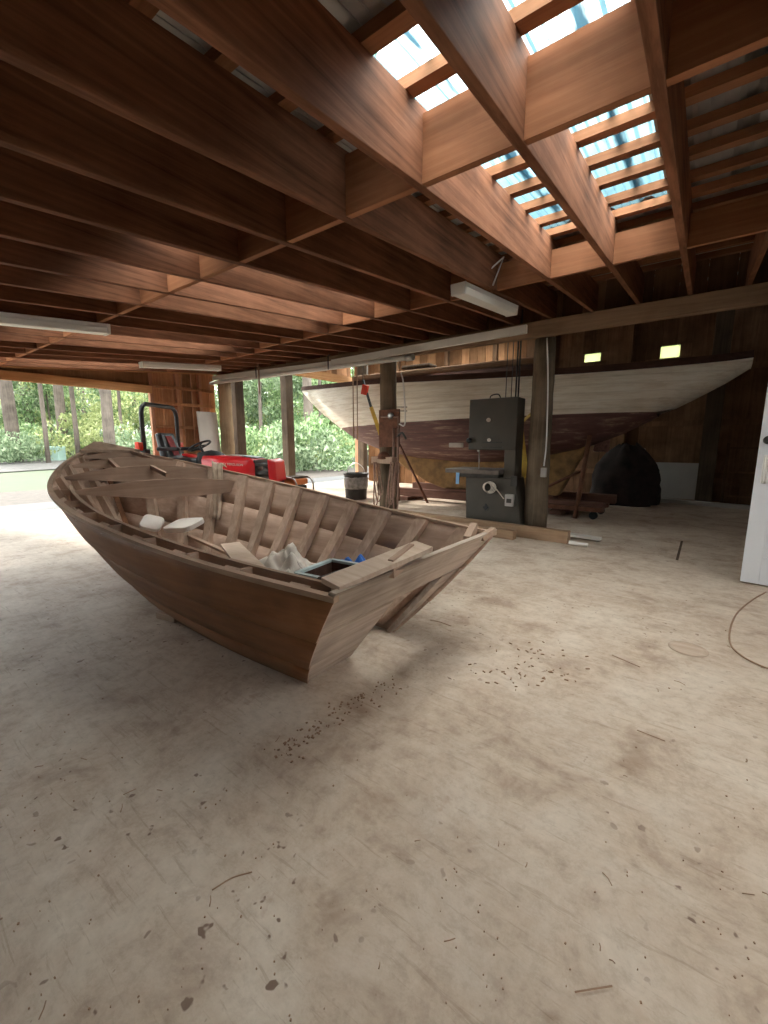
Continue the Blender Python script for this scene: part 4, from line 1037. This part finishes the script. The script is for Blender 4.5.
# twigs, chips and stains
lt = MB(); rnd = random.Random(5)
for i in range(240):
    px, py = rnd.uniform(0, 768), rnd.uniform(600, 1020); q = atz(px, py, .003)
    if abs(q.x+2.5) < 2.4 and .95 < q.y < 2.1: continue
    if rnd.random() < .10:
        a = rnd.uniform(0, PI); L = rnd.uniform(.006, .02)*(.5+q.length*.3); lt.tube([q-Vector((math.cos(a)*L, math.sin(a)*L, 0)), q+Vector((0, 0, .002)), q+Vector((math.cos(a+.3)*L, math.sin(a+.3)*L, 0))], .0011, 5)
    else:
        s = rnd.uniform(.002, .006)*(.4+q.length*.3); a = rnd.uniform(0, PI); lt.obox((q.x, q.y, .0022), (s, s*rnd.uniform(.4, 1), .003), (0, 0, a))
for i in range(60):
    px, py = rnd.gauss(530, 28), rnd.gauss(665, 14); q = atz(px, py, .003); s = rnd.uniform(.003, .009); a = rnd.uniform(0, PI)
    lt.obox((q.x, q.y, .003), (s*2, s*.6, .004), (0, 0, a))
for i in range(110):
    t_ = rnd.random(); px, py = 278+115*t_+rnd.gauss(0, 7), 752-70*t_+rnd.gauss(0, 5); q = atz(px, py, .002); s = rnd.uniform(.002, .007); a = rnd.uniform(0, PI)
    lt.obox((q.x, q.y, .002), (s*1.6, s, .003), (0, 0, a))
o = lt.build('floor_debris', M['cordbrown']); tag(o, 'wood chips and dirt crumbs scattered over the concrete', 'debris', kind='stuff')
for i, (pts, lab) in enumerate((([(212, 890), (232, 878), (252, 872)], 'thin bent twig on the floor below the skiff bow shadow'), ([(575, 992), (612, 986)], 'straight dark twig at the bottom of the floor'),
                               ([(430, 620), (440, 622), (451, 626)], 'small twig just behind the skiff transom'), ([(612, 655), (640, 667)], 'long thin twig in mid floor between skiff and door'), ([(637, 730), (665, 741)], 'thin twig in front of the round floor stain'))):
    o = MB().tube(smoothpath([atz(x, y, .005) for x, y in pts]), .0016, 6).build('twig', M['cordbrown']); tag(o, lab, 'twig', 'twigs on the floor')
c = atz(688, 649, 0); o = MB().lathe((c.x, c.y, 0), [(.085, 0), (.085, .0025), (.06, .003)], 24).build('floor_patch', M['pale']); tag(o, 'round tan mark on the concrete toward the white door', 'patch')
c = atz(166, 620, 0); o = MB().obox((c.x+.0, c.y+.03, .02), (.16, .08, .04), (0, 0, .2)).build('wood_wedge', M['pale'], bev=.004); tag(o, 'pale wood wedge under the near chine of the skiff', 'wedge')
# control joint in the floor
a, b = atz(682, 541, .001), atz(677, 560, .001); o = MB().beam(a, b, .02, .003).build('floor_joint_strip', M['darkpost']); tag(o, 'dark joint line in the concrete in front of the door', 'joint', kind='structure')

# ------------------------------------------------------------------ outside
GZ = -.10
def gh(x, y):
    d = max(0, -x-20); return GZ+.035*d+.12*math.sin(x*.21)*math.sin(y*.17)*min(1, max(0, -x-12)/10)
rows = []
for i in range(61):
    X = -75+i*2.5; rows.append([(X, -45+k*2.5, gh(X, -45+k*2.5)) for k in range(49)])
o = MB().grid(rows).build('ground', M['ground']); tag(o, 'grassy ground outside the shed', 'ground', kind='structure')
def patch(name, mat, x0, x1, y0, y1, lift, label, cat, kind='structure', wav=.0):
    rows = []
    for i in range(21):
        X = x0+(x1-x0)*i/20; row = []
        for k in range(41):
            Y = y0+(y1-y0)*k/40; Xq = X+wav*math.sin(Y*.5+i)*(1 if i in (0, 20) else .3); row.append((Xq, Y, gh(Xq, Y)+lift))
        rows.append(row)
    o = MB().grid(rows).build(name, mat); return tag(o, label, cat, kind=kind)
o = MB().box((-9.5, -6, -.14), (XL-.16, 12, -.02)).build('concrete_path', M['apron']); tag(o, 'pale concrete apron outside the open end', 'path', kind='structure')
patch('litter', M['litter'], -13.2, -9.45, -20, 26, .02, 'brown fallen leaves along the apron edge', 'leaf litter', 'stuff', .25)
patch('gravel_road', M['gravel'], -27, -20.5, -40, 22, .03, 'pale gravel drive crossing the grass', 'road', 'structure', .4)
o = MB().box((-9.5, -10, -.14), (8, YF-.6, -.03)).build('gravel_path', M['gravel']); tag(o, 'pale yard in front of the shed', 'path', kind='structure')
tb = thing('utility_box', 'pale green utility box on the grass beyond the drive', 'utility box', (0, 0, 0))
q = ray(57, 455); q = O+q*(27/math.hypot(q.x, q.y)); tb.location = (q.x, q.y, gh(q.x, q.y)); tb.rotation_euler = (0, 0, .6); tb.scale = (.45, .45, .62)
MB().box((-.6, -.55, 0), (.6, .55, 1.05)).build('cabinet', M['mint'], tb, bev=.03, local=True)
MB().hexa([(-.64, -.6, 1.05), (.64, -.6, 1.05), (.64, .6, 1.05), (-.64, .6, 1.05), (-.6, -.5, 1.18), (.6, -.5, 1.18), (.6, .55, 1.14), (-.6, .55, 1.14)]).build('lid', M['mint'], tb, bev=.02, local=True)

# foliage meshes (shared)
def foliage_mesh(name, mat, n, lumps, leaf, seed):
    rnd = random.Random(seed); verts, faces = [], []
    for i in range(n):
        lx, ly, lz, lr = rnd.choice(lumps)
        while True:
            v = Vector((rnd.uniform(-1, 1), rnd.uniform(-1, 1), rnd.uniform(-1, 1)))
            if .25 < v.length < 1: break
        p = Vector((lx, ly, lz))+v*lr
        if p.z < .02: p.z = rnd.uniform(.02, .3)
        R = Euler((rnd.uniform(0, 6.3), rnd.uniform(0, 6.3), rnd.uniform(0, 6.3))).to_matrix(); s = leaf*rnd.uniform(.6, 1.4)
        b = len(verts)
        for q in ((-s*.9, 0, 0), (-.1*s, -s*.42, .06*s), (s*1.0, 0, 0), (-.1*s, s*.42, .06*s)): verts.append(p+R @ Vector(q))
        faces.append((b, b+1, b+2, b+3))
    me = bpy.data.meshes.new(name); me.from_pydata(verts, [], faces); me.materials.append(mat); return me
def lumps(rnd, n, w, h0, h1, r): return [(rnd.gauss(0, w), rnd.gauss(0, w), rnd.uniform(h0, h1), r*rnd.uniform(.6, 1.3)) for _ in range(n)]
rnd = random.Random(21)
FM = {'low': [foliage_mesh('understory_leaves', M[('leafA', 'leafB', 'leafC')[i]], 6500, lumps(rnd, 26, 1.15, .5, 5.2, .75), .10, 30+i) for i in range(3)],
      'bush': [foliage_mesh('bush_leaves', M[('leafB', 'leafA', 'leafC')[i]], 2200, lumps(rnd, 12, .7, .2, 1.2, .5), .075, 40+i) for i in range(3)],
      'crown': [foliage_mesh('crown_leaves', M['leafA'], 900, lumps(rnd, 10, 1.2, 12.5, 16, 1.1), .22, 50)]}
def trunk(mb, h, r, lean=(0, 0), n=10):
    pts = [(lean[0]*t*t+.06*math.sin(5*t), lean[1]*t*t, -.3+h*t) for t in [k/8 for k in range(9)]]
    mb.tube(pts, [r*(1-.55*k/8) for k in range(9)], n); return mb
def polar(px, dist):
    d = ray(px, 444); d.z = 0; d.normalize(); return d*dist
used = {}
def uniq(base):
    used[base] = used.get(base, 0)+1; return base
def tree(px, dist, kind, var, sc, label, tr_r=.09, lean=(0, 0), group=None, rz=0):
    q = polar(px, dist); t = thing('tree' if kind != 'bush' else 'bush', label, 'tree' if kind != 'bush' else 'bush', (q.x, q.y, gh(q.x, q.y)), rz, group)
    H = {'low': 5.0, 'bush': 1.0, 'crown': 15.0}[kind]
    trunk(MB(), H*sc, tr_r, lean).build('trunk', M['bark'], t, local=True)
    o = bpy.data.objects.new('foliage', FM[kind][var % len(FM[kind])]); COL.objects.link(o); o.parent = t; o.scale = (sc, sc, sc)
    if kind == 'crown': o.location = (lean[0]*.8, lean[1]*.8, 0)
    return t
# tall trunks
TALL = [(15, 27, .30, 'tall dark trunk at the very edge of the wide opening'), (33, 34, .28, 'slim tall trunk just past the edge trunk in the wide opening'), (64, 30, .27, 'tall trunk rising behind the pale green utility box'),
        (109, 22, .24, 'thick straight trunk framed between utility box and roll bar'), (138, 36, .22, 'thin far trunk next to the tractor roll bar'), (252, 30, .2, 'slim trunk seen just past the dark square corner posts'),
        (272, 38, .25, 'far trunk close to the lone bay post, on the tractor side'), (309, 21, .26, 'thick mottled trunk between the lone bay post and the yacht bow'), (335, 33, .2, 'thin trunk seen above the yacht bow'), (88, 40, .2, 'thin far trunk between utility box and thick trunk'), (46, 25, .10, 'pale slender trunk just before the utility box on the edge side'), (122, 27, .09, 'pale slender trunk between thick trunk and roll bar'), (77, 26, .12, 'pale slender trunk just past the utility box'), (262, 24, .10, 'pale slender trunk halfway between corner posts and lone bay post'), (320, 25, .12, 'pale slender trunk right over the tip of the yacht bow')]
for i, (px, d, r, lab) in enumerate(TALL): tree(px, d, 'crown', 0, 1.0, lab, r, (rnd.uniform(-.9, .9), rnd.uniform(-.6, .6)), 'tall trunks of the wood', rz=rnd.uniform(0, 6))
LOW = []
for i, px in enumerate((-40, -5, 28, 52, 80, 112, 140, 170)): LOW.append((px, 33+rnd.uniform(-3, 3), 'leafy understory tree behind the wide opening, %s from its open edge to the board wall' % ORD[i+1]))
for i, px in enumerate((215, 243, 262, 283, 303, 322, 342, 362)): LOW.append((px, 29+rnd.uniform(-3, 3), 'leafy understory tree behind the bay end, %s counted from the corner log to the yacht' % ORD[i+1]))
for i, px in enumerate((-60, -15, 10, 40, 66, 96, 126, 155)): LOW.append((px, 46+rnd.uniform(-3, 3), 'distant leafy tree in the second row behind the wide opening, %s from its open edge' % ORD[i+1]))
for i, px in enumerate((225, 252, 274, 296, 315, 335, 352)): LOW.append((px, 42+rnd.uniform(-3, 3), 'distant leafy tree in the second row behind the bay end, %s from the corner log' % ORD[i+1]))
for i, (px, d, lab) in enumerate(LOW): tree(px, d, 'low', i, rnd.uniform(.9, 1.25)*(1.3 if d > 38 else 1), lab, .08, (rnd.uniform(-.4, .4), rnd.uniform(-.4, .4)), 'understory trees of the wood', rz=rnd.uniform(0, 6))
BUSH = [(5, 26, 'low bush at the grass edge by the dark edge trunk'), (30, 29, 'low bush behind the drive, between edge trunk and utility box'), (92, 27, 'low bush just past the utility box'), (128, 25, 'low bush by the thick straight trunk'),
        (246, 19, 'low bush outside the bay, close to the corner posts'), (266, 22, 'low bush outside the bay, in the middle of the gap'), (297, 18, 'low bush at the foot of the mottled trunk'), (325, 19, 'yellow-green bush just below the yacht bow'), (340, 24, 'low bush by the far corner post')]
for i, (px, d, lab) in enumerate(BUSH): tree(px, d, 'bush', i, rnd.uniform(1.0, 1.5), lab, .03, (0, 0), 'bushes at the wood edge', rz=rnd.uniform(0, 6))

FM['big'] = [foliage_mesh('shade_canopy_leaves', M['leafA'], 9000, lumps(random.Random(77), 44, 2.6, 9.6, 13.5, 1.5), .26, 78)]  # broad trees out of view, added to shade the yard from the sky
for (x, y, lab) in ((-15.5, -5.5, 'unseen shade tree added over the apron, nearest the road side'), (-14.5, .2, 'unseen shade tree added over the apron close to the opening'), (-14, 17.5, 'unseen shade tree added beyond the back corner of the shed'), (-20, -1.5, 'unseen shade tree added over the lawn before the drive')):
    t = thing('tree', lab, 'tree', (x, y, gh(x, y)), random.uniform(0, 6), 'unseen shade trees around the apron')
    trunk(MB(), 12, .32, (0, 0), 12).build('trunk', M['bark'], t, local=True)
    o = bpy.data.objects.new('foliage', FM['big'][0]); COL.objects.link(o); o.parent = t
# ------------------------------------------------------------------ light
w = bpy.data.worlds.new('world'); SC.world = w; w.use_nodes = True; nt = w.node_tree; nt.nodes.clear()
out = N(nt, 'ShaderNodeOutputWorld'); bg = N(nt, 'ShaderNodeBackground'); tc = N(nt, 'ShaderNodeTexCoord'); sep = N(nt, 'ShaderNodeSeparateXYZ')
nt.links.new(tc.outputs['Generated'], sep.inputs[0])
c = ramp(nt, sep.outputs[2], [(0, (.44, .46, .44)), (.3, (.62, .65, .66)), (1, (1.32, 1.27, 1.18))])
nt.links.new(c, bg.inputs[0]); bg.inputs[1].default_value = 1.0; nt.links.new(bg.outputs[0], out.inputs[0])
sd = bpy.data.lights.new('sun', 'SUN'); sd.energy = .5; sd.angle = math.radians(2.0); sd.color = (1, .95, .86)
so = bpy.data.objects.new('sun', sd); COL.objects.link(so)
sdir = Vector((-1, -.12, .56)).normalized(); so.rotation_euler = sdir.to_track_quat('Z', 'Y').to_euler()
def portal(loc, rot, sx_, sy_):
    l = bpy.data.lights.new('portal', 'AREA'); l.shape = 'RECTANGLE'; l.size = sx_; l.size_y = sy_; l.cycles.is_portal = True
    o = bpy.data.objects.new('portal', l); COL.objects.link(o); o.location = loc; o.rotation_euler = rot
for a, b in SKY:
    ym = sum(SKYY)/2; portal(((a+b)/2, ym, ZB(ym)+RISE+.09), (math.atan(SL), 0, 0), b-a+.1, SKYY[1]-SKYY[0]+.1)
for a, b in SKZ: portal(((a+b)/2, sum(SKYZ)/2, ZB(sum(SKYZ)/2)+RISE+.09), (math.atan(SL), 0, 0), b-a+.1, SKYZ[1]-SKYZ[0]+.1)
for a, b in SKB: portal(((a+b)/2, sum(SKYB)/2, ZK(7.5)+.09), (0, 0, 0), b-a+.1, SKYB[1]-SKYB[0]+.1)
portal((XL-.2, (YF+3.76)/2, .95), (0, -PI/2, 0), 2.0, 3.76-YF)
portal((XL-.2, 7.3, 1.34), (0, -PI/2, 0), 2.7, 3.8)

SC.view_settings.view_transform = 'Standard'; SC.view_settings.look = 'None'; SC.view_settings.gamma = 1; SC.view_settings.use_curve_mapping = False
SC.view_settings.exposure = 4.15
SC.cycles.max_bounces = 10; SC.cycles.diffuse_bounces = 6; SC.cycles.transparent_max_bounces = 16; SC.cycles.sample_clamp_indirect = 8
